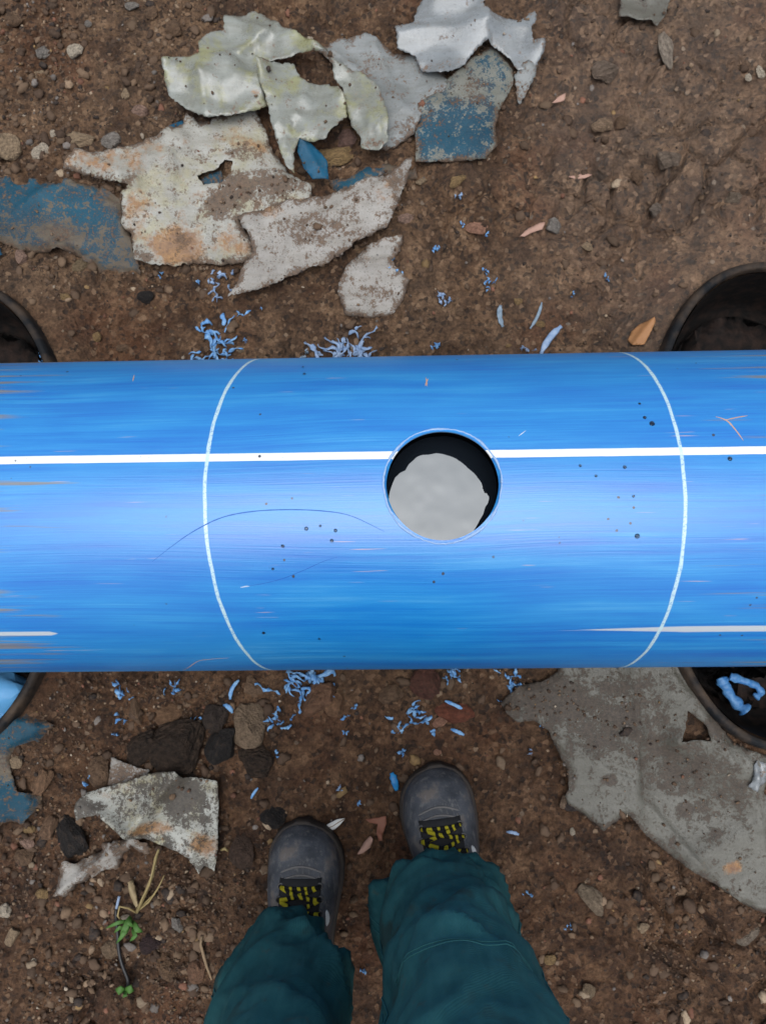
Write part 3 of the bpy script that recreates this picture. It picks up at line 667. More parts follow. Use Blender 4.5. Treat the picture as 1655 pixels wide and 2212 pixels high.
# two chalked rings
rw = t.math('MULTIPLY', t.math('SUBTRACT', t.noise(t.comb(0.0, t.math('MULTIPLY', sarc, 16), 7.0), 1.0, 2), 0.5), 0.004)
chalk = t.mapr(t.noise(o, 420, 4, .7), 0.36, 0.50, 0.35, 0.95)
an2 = t.math('MULTIPLY', ang, ang)
for rx, RG in ((RX1, RING1), (RX2, RING2)):
    xr = t.math('ADD', t.math('MULTIPLY_ADD', ang, float(RG[1]), float(RG[0])), t.math('MULTIPLY', an2, t.math('MULTIPLY_ADD', an2, float(RG[3]), float(RG[2]))))
    dr = t.math('ABSOLUTE', t.math('SUBTRACT', t.math('ADD', x_, rw), xr))
    wv = t.math('MULTIPLY_ADD', t.noise(t.comb(rx, t.math('MULTIPLY', sarc, 30), 3.0), 1.0, 2), 0.0013, 0.0012)
    mr = t.math('MULTIPLY', t.mapr(t.math('SUBTRACT', dr, wv), 0.0005, -0.0005), chalk)
    col = t.mix(mr, col, (0.52, 0.72, 0.78))
# dark specks of swarf and grit
spk = t.math('MULTIPLY', t.mapr(t.math('ADD', t.voro(o, 60), t.math('MULTIPLY', t.noise(o, 300, 2), .10)), 0.17, 0.13), t.mapr(t.noise(t.addv(o, (5, 3, 1)), 11, 3), 0.58, 0.62))
col = t.mix(spk, col, (0.03, 0.04, 0.07))
# black core under the blue skin
core = t.mapr(rad, PR - 0.0034, PR - 0.0028)
col = t.mix(core, (0.0022, 0.0022, 0.0026), col)
cspec = t.mapr(core, 0, 1, .0, 1.0)
rgh = t.math('ADD', t.mapr(st, 0.38, 0.62, 0.34, 0.46), t.math('MULTIPLY', dirt, 0.3))
M['pipe'] = t.done(col, rgh, t.bump(t.math('ADD', sC, t.math('MULTIPLY', sB, 0.6)), 0.12, 0.002), cspec)

def pipe_mesh():
    L0, L1, n = -3.2, 2.9, 256
    xs = [L0, -0.9, -0.45, HX - .12, HX + .12, 0.5, 0.95, L1]
    bm = bmesh.new()
    rings = {}
    for rr, key in ((PR, 'o'), (PR - 0.020, 'i')):
        rings[key] = [[bm.verts.new((x, rr * math.sin(2 * math.pi * k / n), rr * math.cos(2 * math.pi * k / n))) for k in range(n)] for x in xs]
    for key, flip in (('o', False), ('i', True)):
        rg = rings[key]
        for i in range(len(xs) - 1):
            for k in range(n):
                q = [rg[i][k], rg[i + 1][k], rg[i + 1][(k + 1) % n], rg[i][(k + 1) % n]]
                bm.faces.new(q if flip else q[::-1])
    for i, flip in ((0, False), (-1, True)):
        for k in range(n):
            q = [rings['o'][i][k], rings['o'][i][(k + 1) % n], rings['i'][i][(k + 1) % n], rings['i'][i][k]]
            bm.faces.new(q[::-1] if flip else q)
    bmesh.ops.recalc_face_normals(bm, faces=bm.faces)
    me = bpy.data.meshes.new('pipe'); bm.to_mesh(me); bm.free()
    tmp = bpy.data.objects.new('pipe_blank', me); COL.objects.link(tmp)
    def cutter(profile):                         # profile: (radius, distance from the axis)
        v, f = [], []; m = 96
        er = Vector((0, math.sin(HA), math.cos(HA))); et = Vector((0, math.cos(HA), -math.sin(HA))); ex = Vector((1, 0, 0))
        for rr, hh in profile:
            for k in range(m):
                q = 2 * math.pi * k / m
                v.append(ex * (HX + rr * math.cos(q)) + et * (rr * math.sin(q)) + er * hh)
        for i in range(len(profile) - 1):
            for k in range(m):
                f.append((i * m + k, i * m + (k + 1) % m, (i + 1) * m + (k + 1) % m, (i + 1) * m + k))
        f.append(tuple(range(m - 1, -1, -1))); f.append(tuple((len(profile) - 1) * m + k for k in range(m)))
        cm = mesh_from('cutter', v, f, False)
        b2 = bmesh.new(); b2.from_mesh(cm); bmesh.ops.recalc_face_normals(b2, faces=b2.faces); b2.to_mesh(cm); b2.free()
        c = bpy.data.objects.new('cutter', cm); COL.objects.link(c); return c
    c1 = cutter([(HOLE_R, 0.10), (HOLE_R, PR - 0.0035), (HOLE_R + 0.018, PR + 0.0145)])
    bo = tmp.modifiers.new('b', 'BOOLEAN'); bo.operation = 'DIFFERENCE'; bo.solver = 'EXACT'; bo.object = c1
    dg = bpy.context.evaluated_depsgraph_get()
    out = bpy.data.meshes.new_from_object(tmp.evaluated_get(dg))
    for q in (tmp, c1): bpy.data.objects.remove(q)
    out.name = 'pipe'
    nv = np.zeros(len(out.vertices) * 3); out.vertices.foreach_get('co', nv); nv = nv.reshape(-1, 3)
    out.polygons.foreach_set('use_smooth', [True] * len(out.polygons))
    norms = [None] * len(out.loops)
    for p in out.polygons:
        vi = [out.loops[l].vertex_index for l in p.loop_indices]
        rr = np.hypot(nv[vi, 1], nv[vi, 2])
        isout = np.all(np.abs(rr - PR) < 3e-4) and abs(p.normal.x) < 0.3
        isin = np.all(np.abs(rr - PR + .020) < 3e-4) and abs(p.normal.x) < 0.3
        for l, a in zip(p.loop_indices, vi):
            if isout or isin:
                v = Vector((0, nv[a, 1], nv[a, 2])).normalized(); norms[l] = v if isout else -v
            else: norms[l] = p.normal.copy()
    out.normals_split_custom_set([tuple(q) for q in norms])
    return out
pipe = link('water_pipe', pipe_mesh(), M['pipe']); pipe.location = (0, PY, PZ)
tag(pipe, 'big blue plastic pipe with white stripe, round hole and two chalk rings', 'pipe')

plain('cut_burr', (0.16, 0.34, 0.66), (0.42, 0.56, 0.78), 300, .6, .4, .3)
def burr():
    rnd = random.Random(5); m = MB(); pts, rad = [], []
    er = Vector((0, math.sin(HA), math.cos(HA))); et = Vector((0, math.cos(HA), -math.sin(HA)))
    for k in range(145):
        q = 2 * math.pi * k / 144; rr = HOLE_R + .0031 + .0004 * math.sin(7 * q) + rnd.uniform(-.0003, .0003)
        u = rr * math.sin(q); h = math.sqrt(PR * PR - u * u)
        pts.append(Vector((HX + rr * math.cos(q), 0, 0)) + et * u + er * (h - .0002))
        rad.append(.0007 + .0013 * float(vnoise(np.array([k * .22]), np.array([3.1]), 6)[0]))
    m.tube(pts, rad, 6); m.build('cut_edge', M['cut_burr'], pipe)
burr()
# thin curved tool scratches on the pipe skin
plain('scratch_dark', (0.012, 0.10, 0.42), (0.02, 0.15, 0.52), 80, 0.5, 0.4, 0.1)
plain('scratch_orange', (0.45, 0.28, 0.20), (0.55, 0.38, 0.30), 80, 0.6, 0.3, 0.1)
plain('scratch_pale', (0.40, 0.52, 0.72), (0.55, 0.66, 0.80), 80, 0.6, 0.3, 0.1)
def scratch(pts, w, mat):
    P = [pipe_at(*p) for p in pts]; q = []
    for i in range(len(P) - 1):
        p0, p1, p2, p3 = P[max(i - 1, 0)], P[i], P[i + 1], P[min(i + 2, len(P) - 1)]
        for u in np.linspace(0, 1, 8, endpoint=False):
            q.append(tuple(0.5 * ((2 * p1[k]) + (-p0[k] + p2[k]) * u + (2 * p0[k] - 5 * p1[k] + 4 * p2[k] - p3[k]) * u * u + (-p0[k] + 3 * p1[k] - 3 * p2[k] + p3[k]) * u ** 3) for k in (0, 1)))
    q.append(P[-1]); n = len(q); v, f = [], []
    for i, (x, a) in enumerate(q):
        dx = q[min(i + 1, n - 1)][0] - q[max(i - 1, 0)][0]; da = (q[min(i + 1, n - 1)][1] - q[max(i - 1, 0)][1]) * PR
        L = math.hypot(dx, da) + 1e-9; ww = w * (0.25 + 0.75 * math.sin(math.pi * (i + .5) / n)) * random.uniform(.75, 1.1)
        for s_ in (-1, 0, 1):
            xx, aa = x - s_ * da / L * ww, a + s_ * dx / L * ww / PR
            rr = PR + (0.00025 if s_ == 0 else 0.00012)
            v.append((xx, rr * math.sin(aa), rr * math.cos(aa)))
        if i: b = (i - 1) * 3; f += [(b, b + 1, b + 4, b + 3), (b + 1, b + 2, b + 5, b + 4)]
    link('scratch', mesh_from('scratch', v, f), M[mat], pipe)
scratch([(330, 1213), (372, 1180), (420, 1147), (480, 1118), (545, 1105), (620, 1101), (700, 1104), (760, 1115), (830, 1148)], .0007, 'scratch_dark')
scratch([(520, 1268), (560, 1262), (610, 1250), (660, 1230), (700, 1212), (730, 1203)], .0004, 'scratch_dark')
scratch([(520, 1269), (530, 1267), (540, 1266)], .0008, 'scratch_pale')
scratch([(1545, 900), (1568, 908), (1585, 925), (1605, 952)], .0010, 'scratch_orange')
scratch([(1563, 908), (1590, 902), (1614, 898)], .0007, 'scratch_orange')
scratch([(1120, 942), (1128, 936), (1136, 930)], .0005, 'scratch_pale')
scratch([(395, 1448), (425, 1430), (455, 1424), (495, 1421)], .0007, 'scratch_orange')
scratch([(925, 818), (921, 826), (919, 834)], .0008, 'scratch_orange')
scratch([(920, 815), (922, 826), (923, 835)], .0006, 'scratch_orange')
scratch([(291, 810), (289, 818), (288, 824)], .0007, 'scratch_orange')

# water standing in the pipe
WZ = PZ + 0.118
t = NT('standing_water'); o = t.obj()
M['water'] = t.done((0.010, 0.014, 0.020), 0.02, None, 0.5, IOR=1.76, Specular_Tint=(0.90, 0.955, 1.0, 1.0))
wb = math.sqrt((PR - .0203) ** 2 - .118 ** 2)
def water_mesh():
    xs = np.concatenate([[-3.0, -1.5, -0.6], np.arange(HX - .2, HX + .2, .003), [0.8, 1.6, 2.7]]); ys = np.linspace(-wb, wb, 70)
    X, Y = np.meshgrid(xs, ys); Zr = 0.00016 * fbm(X * 95, Y * 95, 71, 2) + 0.00048 * fbm(X * 26, Y * 26, 73, 2)
    n = len(xs); v = np.stack([X, Y, Zr], -1).reshape(-1, 3)
    f = [(j * n + i, j * n + i + 1, (j + 1) * n + i + 1, (j + 1) * n + i) for j in range(len(ys) - 1) for i in range(n - 1)]
    return mesh_from('water', v, f)
wt = link('standing_water', water_mesh(), M['water']); wt.location = (0, PY, WZ)
tag(wt, kind='structure'); wt['label'] = 'grey rippled water standing inside the pipe below the hole'

# water droplets on the pipe
t = NT('droplet'); M['drop'] = t.done((0.9, 0.95, 1.0), 0.03, None, 0.5, IOR=1.33, **{'Transmission_Weight': 1.0})
v, f = [], []
for j in range(6):
    a = j / 5 * math.pi / 2
    for k in range(14):
        q = 2 * math.pi * k / 14; v.append((math.cos(a) * math.cos(q), math.cos(a) * math.sin(q), 0.55 * math.sin(a)))
for j in range(5):
    for k in range(14): f.append((j * 14 + k, j * 14 + (k + 1) % 14, (j + 1) * 14 + (k + 1) % 14, (j + 1) * 14 + k))
dm = mesh_from('water_droplet', v, f); dm.materials.append(M['drop'])
for (x, y, r) in [(662, 1142, 4.5), (692, 1136, 3), (725, 1146, 4), (717, 1168, 4), (611, 1180, 4), (590, 1229, 3), (1408, 915, 6), (1392, 902, 4), (1381, 872, 3), (1376, 1158, 5.5), (1349, 1009, 4), (1576, 991, 5), (1253, 1006, 3), (570, 1367, 4), (690, 1380, 3), (1332, 1446, 4), (658, 808, 4), (655, 793, 3), (1368, 1072, 3), (1287, 1028, 3)]:
    px, pa = pipe_at(x, y); o = bpy.data.objects.new('water_droplet', dm); COL.objects.link(o)
    rr = r / 2050.0
    o.scale = (rr, rr, rr); o.rotation_euler = (-pa, 0, 0)
    o.location = (px, PY + (PR + 0.0001) * math.sin(pa), PZ + (PR + 0.0001) * math.cos(pa))
    tag(o, 'tiny clear water droplet on the skin of the blue pipe', 'droplet', 'water droplets on the pipe')

# ==================================================================== PERSON
t = NT('trouser_cloth'); o = t.obj()
nb = t.noise(o, 9, 4); nf = t.noise(o, 60, 4)
wv1 = t.n('ShaderNodeTexWave', wave_type='BANDS', bands_direction='DIAGONAL'); t.L(o, wv1.inputs[0]); wv1.inputs['Scale'].default_value = 260; wv1.inputs['Distortion'].default_value = 1.0
col = t.mix(t.mapr(t.noise(o, 7, 6, .68), .36, .64), (0.010, 0.066, 0.076), (0.030, 0.140, 0.146))
col = t.mix(t.mapr(t.noise(t.mul(o, (90, 90, 16)), 1.0, 3), .45, .7, 0, .4), col, (0.045, 0.16, 0.165))
col = t.mix(t.mapr(t.noise(t.addv(o, (2, 5, 1)), 16, 4), .60, .70, 0, .55), col, (0.030, 0.034, 0.026))
col = t.mix(t.mapr(nf, .62, .74, 0, .35), col, (0.075, 0.070, 0.045))
M['cloth'] = t.done(col, 0.85, t.bump(t.math('ADD', t.math('MULTIPLY', wv1.outputs[0], .3), nf), .35, .002), 0.25)
plain('jacket_cloth', (0.012, 0.055, 0.065), (0.02, 0.08, 0.09), 30, 0.85, 0.2, 0.3)
plain('skin', (0.20, 0.11, 0.075), (0.25, 0.14, 0.10), 40, 0.5, 0.4, 0.1)
plain('hair', (0.012, 0.010, 0.009), (0.025, 0.02, 0.018), 90, 0.6, 0.4, 0.6)
plain('eye_white', (0.7, 0.7, 0.68), (0.75, 0.74, 0.72), 30, 0.3, 0.5, 0.0)
t = NT('boot_leather'); o = t.obj(); yb = t.sep(o)[1]
nb = t.noise(o, 26, 5, .6); nf = t.noise(o, 120, 4)
nb = t.mapr(nb, .34, .66)
col = t.mix(nb, (0.034, 0.039, 0.048), (0.088, 0.096, 0.112))
dust = t.math('ADD', t.mapr(yb, 0.22, 0.31, 0, .10), nb)
col = t.mix(t.mapr(dust, .70, 1.0, 0, .65), col, (0.17, 0.14, 0.115))
col = t.mix(t.mapr(t.noise(t.mul(o, (160, 60, 160)), 1.0, 5, .7), .53, .66, 0, .5), col, (0.19, 0.185, 0.175))
M['leather'] = t.done(col, 0.55, t.bump(t.math('ADD', nb, t.math('MULTIPLY', nf, .4)), .35, .003), 0.45)
plain('rubber', (0.018, 0.018, 0.019), (0.07, 0.055, 0.045), 35, 0.8, 0.3, 0.5)
plain('tongue', (0.015, 0.016, 0.018), (0.03, 0.03, 0.032), 60, 0.8, 0.3, 0.5)
plain('seam', (0.13, 0.13, 0.135), (0.20, 0.19, 0.18), 200, 0.8, 0.3, 0.3)
plain('eyering', (0.05, 0.05, 0.05), (0.10, 0.10, 0.10), 60, 0.4, 0.6, 0.0)
plain('eyelet', (0.60, 0.62, 0.60), (0.7, 0.71, 0.7), 60, 0.4, 0.5, 0.0)
t = NT('lace'); o = t.obj()
ck = t.n('ShaderNodeTexWave', wave_type='BANDS', bands_direction='X'); t.L(o, ck.inputs[0]); ck.inputs['Scale'].default_value = 26; ck.inputs['Distortion'].default_value = 9
M['lace'] = t.done(t.mix(t.mapr(ck.outputs[0], .56, .66), (0.012, 0.012, 0.012), (0.42, 0.36, 0.02)), 0.8, t.bump(t.noise(o, 400), .4, .001), 0.2)

BL = 0.305
_bt = np.array([0, .06, .15, .3, .45, .58, .70, .80, .88, .94, .98, 1.0])
_bw = np.array([.020, .034, .039, .040, .043, .049, .0545, .0555, .051, .041, .027, .012])
_bh = np.array([.09, .118, .128, .130, .124, .113, .100, .089, .078, .065, .051, .034])
_bc = np.array([0, 0, 0, .0, .001, .002, .004, .005, .004, .003, .001, .0])      # outline leans inward at the toe
def boot_prof(tt): return np.interp(tt, _bt, _bw), np.interp(tt, _bt, _bh), np.interp(tt, _bt, _bc)
def boot_top(tt, u, side):                       # point on the upper, u = -1..1 across
    w, h, c = boot_prof(tt); zz = .022 + (h - .022) * (1 - abs(u) ** 2.4) ** (1 / 2.2)
    return (side * c + u * w, tt * BL, zz)
def boot(parent, toe, turn, side):
    e = MB(); rings = []
    for tt in np.concatenate([[0.0, .02], np.linspace(.05, .95, 26), [.975, .99, 1.0]]):
        w, h, c = boot_prof(tt); r = []
        for k in range(36):
            q = 2 * math.pi * k / 36; cx, sx = math.cos(q), math.sin(q)
            r.append((side * c + w * math.copysign(abs(cx) ** .78, cx), tt * BL, (.016 + (h - .016) * (.32 + .68 * abs(sx) ** .85)) if sx >= 0 else .016 + (h - .016) * .32 * (1 - abs(sx) ** .6)))
        rings.append(r)
    e.loft(rings); b = e.build('boot', M['leather'], parent, subsurf=1)
    a = R(turn); hx, hy = toe[0] + math.sin(a) * BL, toe[1] - math.cos(a) * BL
    b.location = (hx, hy, 0.004); b.rotation_euler = (0, 0, a)
    m = MB(); rings = []
    for tt in np.concatenate([[-.012], np.linspace(0.0, .95, 24), [.98, 1.0, 1.014]]):
        w, h, c = boot_prof(min(max(tt, 0), 1)); w = w + .0045 if 0 <= tt <= 1 else w * .75
        zt, zb = .024 + .006 * max(0, (tt - .8) / .2), (.0 if (tt < .28 or .42 < tt < .9) else .006)
        rings.append([(side * c + w, tt * BL, zb), (side * c + w, tt * BL, zt), (side * c + w * .9, tt * BL, zt + .003), (side * c - w * .9, tt * BL, zt + .003), (side * c - w, tt * BL, zt), (side * c - w, tt * BL, zb)])
    m.loft(rings); s = m.build('sole', M['rubber'], b)
    s.modifiers.new('bevel', 'BEVEL').width = .002
    def lift(p, d): return (p[0], p[1], p[2] + d)
    m = MB()                                     # padded tongue with ribs
    rings = []
    for tt in np.linspace(.44, .80, 12):
        rings.append([lift(boot_top(tt, u, side), .004 + .0025 * math.sin(tt * 160) * (1 - abs(u) / .5)) for u in np.linspace(-.56, .56, 9)] + [lift(boot_top(tt, u, side), -.004) for u in np.linspace(.56, -.56, 9)])
    m.loft(rings); m.build('tongue', M['tongue'], b)
    rows = (.53, .59, .65, .71, .765); uw = (.62, .62, .60, .56, .52)
    for i, tt in enumerate(rows):
        for sg in (-1, 1):
            p = Vector(boot_top(tt, sg * uw[i], side)); m = MB()
            m.tube([p + Vector((.0042 * math.cos(q), .0042 * math.sin(q), .003)) for q in np.linspace(0, 2 * math.pi, 15)], .0013, 6); m.build('eyelet', M['eyering'], b)
    for i in range(len(rows) - 1):                # crossing laces from eyelet to eyelet
        for sg in (-1, 1):
            m = MB(); pts = []
            for u in np.linspace(0, 1, 9):
                tt = rows[i] + (rows[i + 1] - rows[i]) * u; uu = sg * (uw[i] * (1 - u) - uw[i + 1] * u)
                p = boot_top(tt, uu, side); pts.append((p[0], p[1], p[2] + .006 + (.004 if sg > 0 else .001) * math.sin(math.pi * u)))
            m.tube(pts, .0031, 7, .75); m.build('lace', M['lace'], b)
    m = MB(); m.tube([lift(boot_top(rows[-1], u, side), .006) for u in np.linspace(-.5, .5, 9)], .0027, 7, .75); m.build('lace', M['lace'], b)
    for sg in (-1, 1):                            # bow loops and loose ends
        for k_, (du, dt) in enumerate(((.55, .05), (.75, -.05))):
            m = MB(); q0 = Vector(boot_top(.53, .1 * sg, side)); q1 = Vector(boot_top(.53 + dt, sg * du, side)); q2 = Vector(boot_top(.53 + dt * 2.2, sg * (du + .1), side)); q3 = Vector(boot_top(.55 + dt * 2.0, sg * du * .6, side))
            m.tube([q0 + Vector((0, 0, .014)), q1 + Vector((0, 0, .014)), q2 + Vector((0, 0, .007)), q3 + Vector((0, 0, .010))], .0026, 7, .8); m.build('lace', M['lace'], b, subsurf=1)
    for (tt0, tt1, lab) in ((.815, .0, 0), (.85, .045, 1)):
        m = MB(); m.tube([lift(boot_top(tt0 - .10 * abs(u) ** 2 + .0, u, side), .0008) for u in np.linspace(-.93, .93, 19)], .0017, 6); m.build('seam', M['seam'], b)
    for sg in (-1, 1):
        m = MB(); m.tube([lift(boot_top(tt, sg * (.50 + .55 * max(0, (.78 - tt)) ), side), .001) for tt in np.linspace(.40, .81, 9)], .0016, 6); m.build('seam', M['seam'], b)
    m = MB(); p = Vector(boot_top(.62, .74, side)); rings = []
    for zo, k in ((.0, 1), (.003, 1), (.005, .7)):
        rings.append([(p.x + k * .006 * math.cos(q) + zo * .6, p.y + k * .012 * math.sin(q), p.z + zo) for q in np.linspace(0, 2 * math.pi, 14, endpoint=False)])
    m.loft(rings); m.build('lace_hook', M['eyelet'], b)
    return b

person = empty('person', (0, 0, 0))
tag(person, 'person in teal green work trousers and worn dark lace-up boots, standing at the pipe', 'person')
bootL = boot(person, FEET[0][0], FEET[0][1], 1)
bootR = boot(person, FEET[1][0], FEET[1][1], -1)

# trousers: each leg lofted from the hem over the boot up to the waist
def leg_rings(stations, seed, folds=(), n=72, m=90):
    zs = [s_[0] for s_ in stations]; rings = []
    q = np.arange(n) * 2 * math.pi / n; c, s_ = np.cos(q), np.sin(q)
    for i in range(m):
        u = (i / (m - 1)) ** 1.15; z = zs[0] + (zs[-1] - zs[0]) * u
        cx, cy, rx, ry = [float(np.interp(z, zs, [t_[k] for t_ in stations])) for k in (1, 2, 3, 4)]
        w1 = fbm(c * 1.1 + z * 3.0, s_ * 1.1 - z * 6 + seed, seed, 2)
        w2 = fbm(c * 1.7 + 9 + z * 6, s_ * 1.7 + z * 17, seed + 9, 2)
        d = .015 * w1 + .011 * (1 - 2.4 * np.abs(w2)) * (.40 + 1.0 * max(0, 1 - abs(z - .17) / .12))
        for (q0, z0, slope, h, wd) in folds:     # long slanting creases
            dq = (q - q0 + math.pi) % (2 * math.pi) - math.pi
            t_ = (z - z0 - slope * dq) / wd
            d = d + 1.35 * h * np.where(t_ > 0, np.exp(-t_), np.exp(t_ * 3)) * np.exp(-(dq / .9) ** 2)
        zz = z + (.010 * np.sin(q * 2 + seed) - .014 * np.maximum(0, s_)) * max(0, 1 - i / 10)
        rings.append(list(zip(cx + (rx + d) * c, cy + (ry + d) * s_, zz)))
    return rings
t = bootL.location, bootR.location
LA = (FEET[0][0][0] + .000, FEET[0][0][1] - .150); RA = (FEET[1][0][0] + .004, FEET[1][0][1] - .168)
m = MB()
m.loft(leg_rings([(.095, LA[0], LA[1] - .018, .050, .070), (.14, LA[0] - .006, LA[1] - .018, .064, .082), (.20, LA[0] - .002, LA[1] - .024, .084, .090), (.27, LA[0] + .006, LA[1] - .022, .082, .094), (.36, LA[0] + .016, LA[1] - .018, .074, .094), (.48, LA[0] + .022, LA[1] - .006, .082, .094), (.62, LA[0] + .010, LA[1] - .015, .090, .100), (.84, LA[0] + .055, LA[1] - .050, .098, .115)], 3,
    [(1.9, .17, .05, .014, .03), (1.1, .24, -.09, .014, .035), (2.5, .31, .08, .012, .03), (1.5, .38, -.05, .009, .03), (.5, .20, .08, .012, .03)]), cap=False)
m.loft(leg_rings([(.100, RA[0] - .006, RA[1] - .014, .052, .070), (.15, RA[0] - .008, RA[1] - .012, .072, .082), (.22, RA[0] - .002, RA[1] - .012, .080, .088), (.35, RA[0] + .004, RA[1] - .006, .081, .092), (.48, RA[0] + .008, RA[1] + .002, .078, .094), (.62, RA[0] + .004, RA[1] - .012, .092, .102), (.84, RA[0] - .035, RA[1] - .110, .100, .118)], 8,
    [(1.6, .20, .06, .016, .05), (2.5, .17, -.07, .014, .03), (1.0, .30, .11, .011, .035), (2.3, .36, .08, .010, .03), (.4, .19, -.08, .012, .03), (1.5, .44, -.06, .008, .03), (.15, .37, .02, .014, .2)]), cap=False)
HIP = ((LA[0] + RA[0]) / 2 + .006, (LA[1] + RA[1]) / 2 - .065)
def oval(cx, cy, rx, ry, z, n=64): return [(cx + rx * math.cos(2 * math.pi * k / n), cy + ry * math.sin(2 * math.pi * k / n), z) for k in range(n)]
m.loft([oval(HIP[0], HIP[1], .10, .08, .775), oval(HIP[0], HIP[1], .165, .115, .80), oval(HIP[0], HIP[1], .185, .125, .88), oval(HIP[0], HIP[1], .175, .118, .98), oval(HIP[0], HIP[1], .160, .108, 1.04)])
trou = m.build('trousers', M['cloth'], person)
plain('thread', (0.022, 0.11, 0.12), (0.04, 0.15, 0.16), 200, .8, .2, .3)
nl = 72
for base_, kq in ((0, 34), (90 * nl, 2), (90 * nl, 34)):            # side seams following the cloth
    mm = MB(); idx = [base_ + i * nl + kq for i in range(4, 70, 2)]
    for dk in (0, 1):
        mm.tube([Vector(m.v[j + dk]) + (Vector(m.v[j + dk]) - Vector((sum(m.v[j - kq + q][0] for q in range(nl)) / nl, sum(m.v[j - kq + q][1] for q in range(nl)) / nl, m.v[j][2]))).normalized() * .0008 for j in idx], .0011, 5)
    mm.build('seam', M['thread'], trou)
for base_, i0 in ((0, 50), (90 * nl, 46)):                           # knee patch stitching
    for off in (0, 1):
        mm = MB(); 
        def cl(k, f): i_ = int(f); return Vector(m.v[base_ + i_ * nl + k]).lerp(Vector(m.v[base_ + (i_ + 1) * nl + k]), f - i_)
        mm.tube([cl(k, i0 + off * .8 + 3 * math.sin((k - 6) / 24 * math.pi)) + Vector((0, .0004, .0004)) for k in range(6, 31)], .0007, 5)
        mm.build('stitching', M['thread'], trou)
m = MB()
JX, JY = HIP
m.loft([oval(JX, JY, .178, .128, .93), oval(JX, JY, .172, .125, 1.02), oval(JX, JY + .01, .180, .125, 1.15), oval(JX, JY + .02, .195, .128, 1.30), oval(JX, JY + .03, .190, .115, 1.40), oval(JX, JY + .045, .12, .085, 1.46), oval(JX, JY + .055, .066, .066, 1.49)])
for sg in (-1, 1):
    m.tube([(JX + sg * .165, JY + .03, 1.40), (JX + sg * .225, JY + .02, 1.33), (JX + sg * .255, JY + .01, 1.18), (JX + sg * .265, JY + .03, 1.05), (JX + sg * .262, JY + .07, .93), (JX + sg * .258, JY + .10, .86)], [.072, .072, .062, .056, .050, .046], 20)
m.build('jacket', M['jacket_cloth'], person, subsurf=1)
# body: one continuous skinned surface (head, neck, trunk, arms, fingers, legs)
def body():
    V, E, RD = [], [], []
    def add(p, r, par=None):
        V.append(p); RD.append(r if hasattr(r, '__len__') else (r, r))
        if par is not None: E.append((par, len(V) - 1))
        return len(V) - 1
    pel = add((JX, JY, .93), (.12, .09)); sp = add((JX, JY + .01, 1.15), (.13, .085), pel); ch = add((JX, JY + .025, 1.36), (.12, .08), sp)
    nk = add((JX, JY + .055, 1.49), .052, ch); hd0 = add((JX, JY + .095, 1.57), (.062, .066), nk); hd1 = add((JX, JY + .115, 1.65), (.074, .088), hd0); add((JX, JY + .11, 1.715), (.062, .07), hd1)
    for sg in (-1, 1):
        s0 = add((JX + sg * .17, JY + .03, 1.39), .052, ch); el = add((JX + sg * .255, JY + .02, 1.10), .038, s0); wr = add((JX + sg * .258, JY + .11, .84), .027, el)
        pm = add((JX + sg * .256, JY + .125, .775), (.034, .019), wr)
        for i in range(4):
            o_ = (i - 1.5) * .019; k = (.9, 1.0, .97, .8)[i]
            a = add((JX + sg * .253, JY + .125 + o_, .735), .0092, pm); b = add((JX + sg * .247, JY + .130 + o_, .735 - .036 * k), .0085, a); add((JX + sg * .238, JY + .132 + o_, .735 - .066 * k), .0075, b)
        a = add((JX + sg * .243, JY + .165, .79), .011, pm); add((JX + sg * .236, JY + .180, .755), .009, a)
    for A_, sg in ((LA, -1), (RA, 1)):
        h = add((JX + sg * .085, JY, .86), .075, pel); k = add((A_[0], A_[1] + .01, .48), .050, h); an = add((A_[0], A_[1] - .055, .13), .034, k); add((A_[0], A_[1] - .045, .07), .026, an)
    me = bpy.data.meshes.new('body'); me.from_pydata(V, E, []); ob = link('body', me, M['skin'], person)
    sk = ob.modifiers.new('skin', 'SKIN'); sk.use_smooth_shade = True
    for i, r in enumerate(RD): me.skin_vertices[0].data[i].radius = r
    me.skin_vertices[0].data[0].use_root = True
    ss = ob.modifiers.new('subdivision', 'SUBSURF'); ss.levels = 2; ss.render_levels = 2
    return ob
body()
hc = Vector((JX, JY + .112, 1.66))
def ellip(c, r, zmin=-1, n=24, m_=16):
    rings = []
    for j in range(m_):
        a = math.asin(max(-.999, zmin)) + (math.pi / 2 - .02 - math.asin(max(-.999, zmin))) * j / (m_ - 1)
        rings.append([(c[0] + r[0] * math.cos(a) * math.cos(2 * math.pi * k / n), c[1] + r[1] * math.cos(a) * math.sin(2 * math.pi * k / n), c[2] + r[2] * math.sin(a)) for k in range(n)])
    return rings
m = MB(); m.loft(ellip((hc.x, hc.y - .014, hc.z + .01), (.080, .094, .088), -.1)); m.build('hair', M['hair'], person)
m = MB(); m.tube([(hc.x, hc.y + .082, hc.z - .01), (hc.x, hc.y + .098, hc.z - .035), (hc.x, hc.y + .086, hc.z - .045)], [.008, .013, .010], 10); m.build('nose', M['skin'], person)
plain('lip', (0.22, 0.09, 0.075), (0.26, 0.11, 0.09), 40, 0.5, 0.4, 0.1)
m = MB(); m.tube([(hc.x - .024, hc.y + .068, hc.z - .072), (hc.x, hc.y + .078, hc.z - .070), (hc.x + .024, hc.y + .068, hc.z - .072)], [.003, .006, .003], 8); m.build('mouth', M['lip'], person)
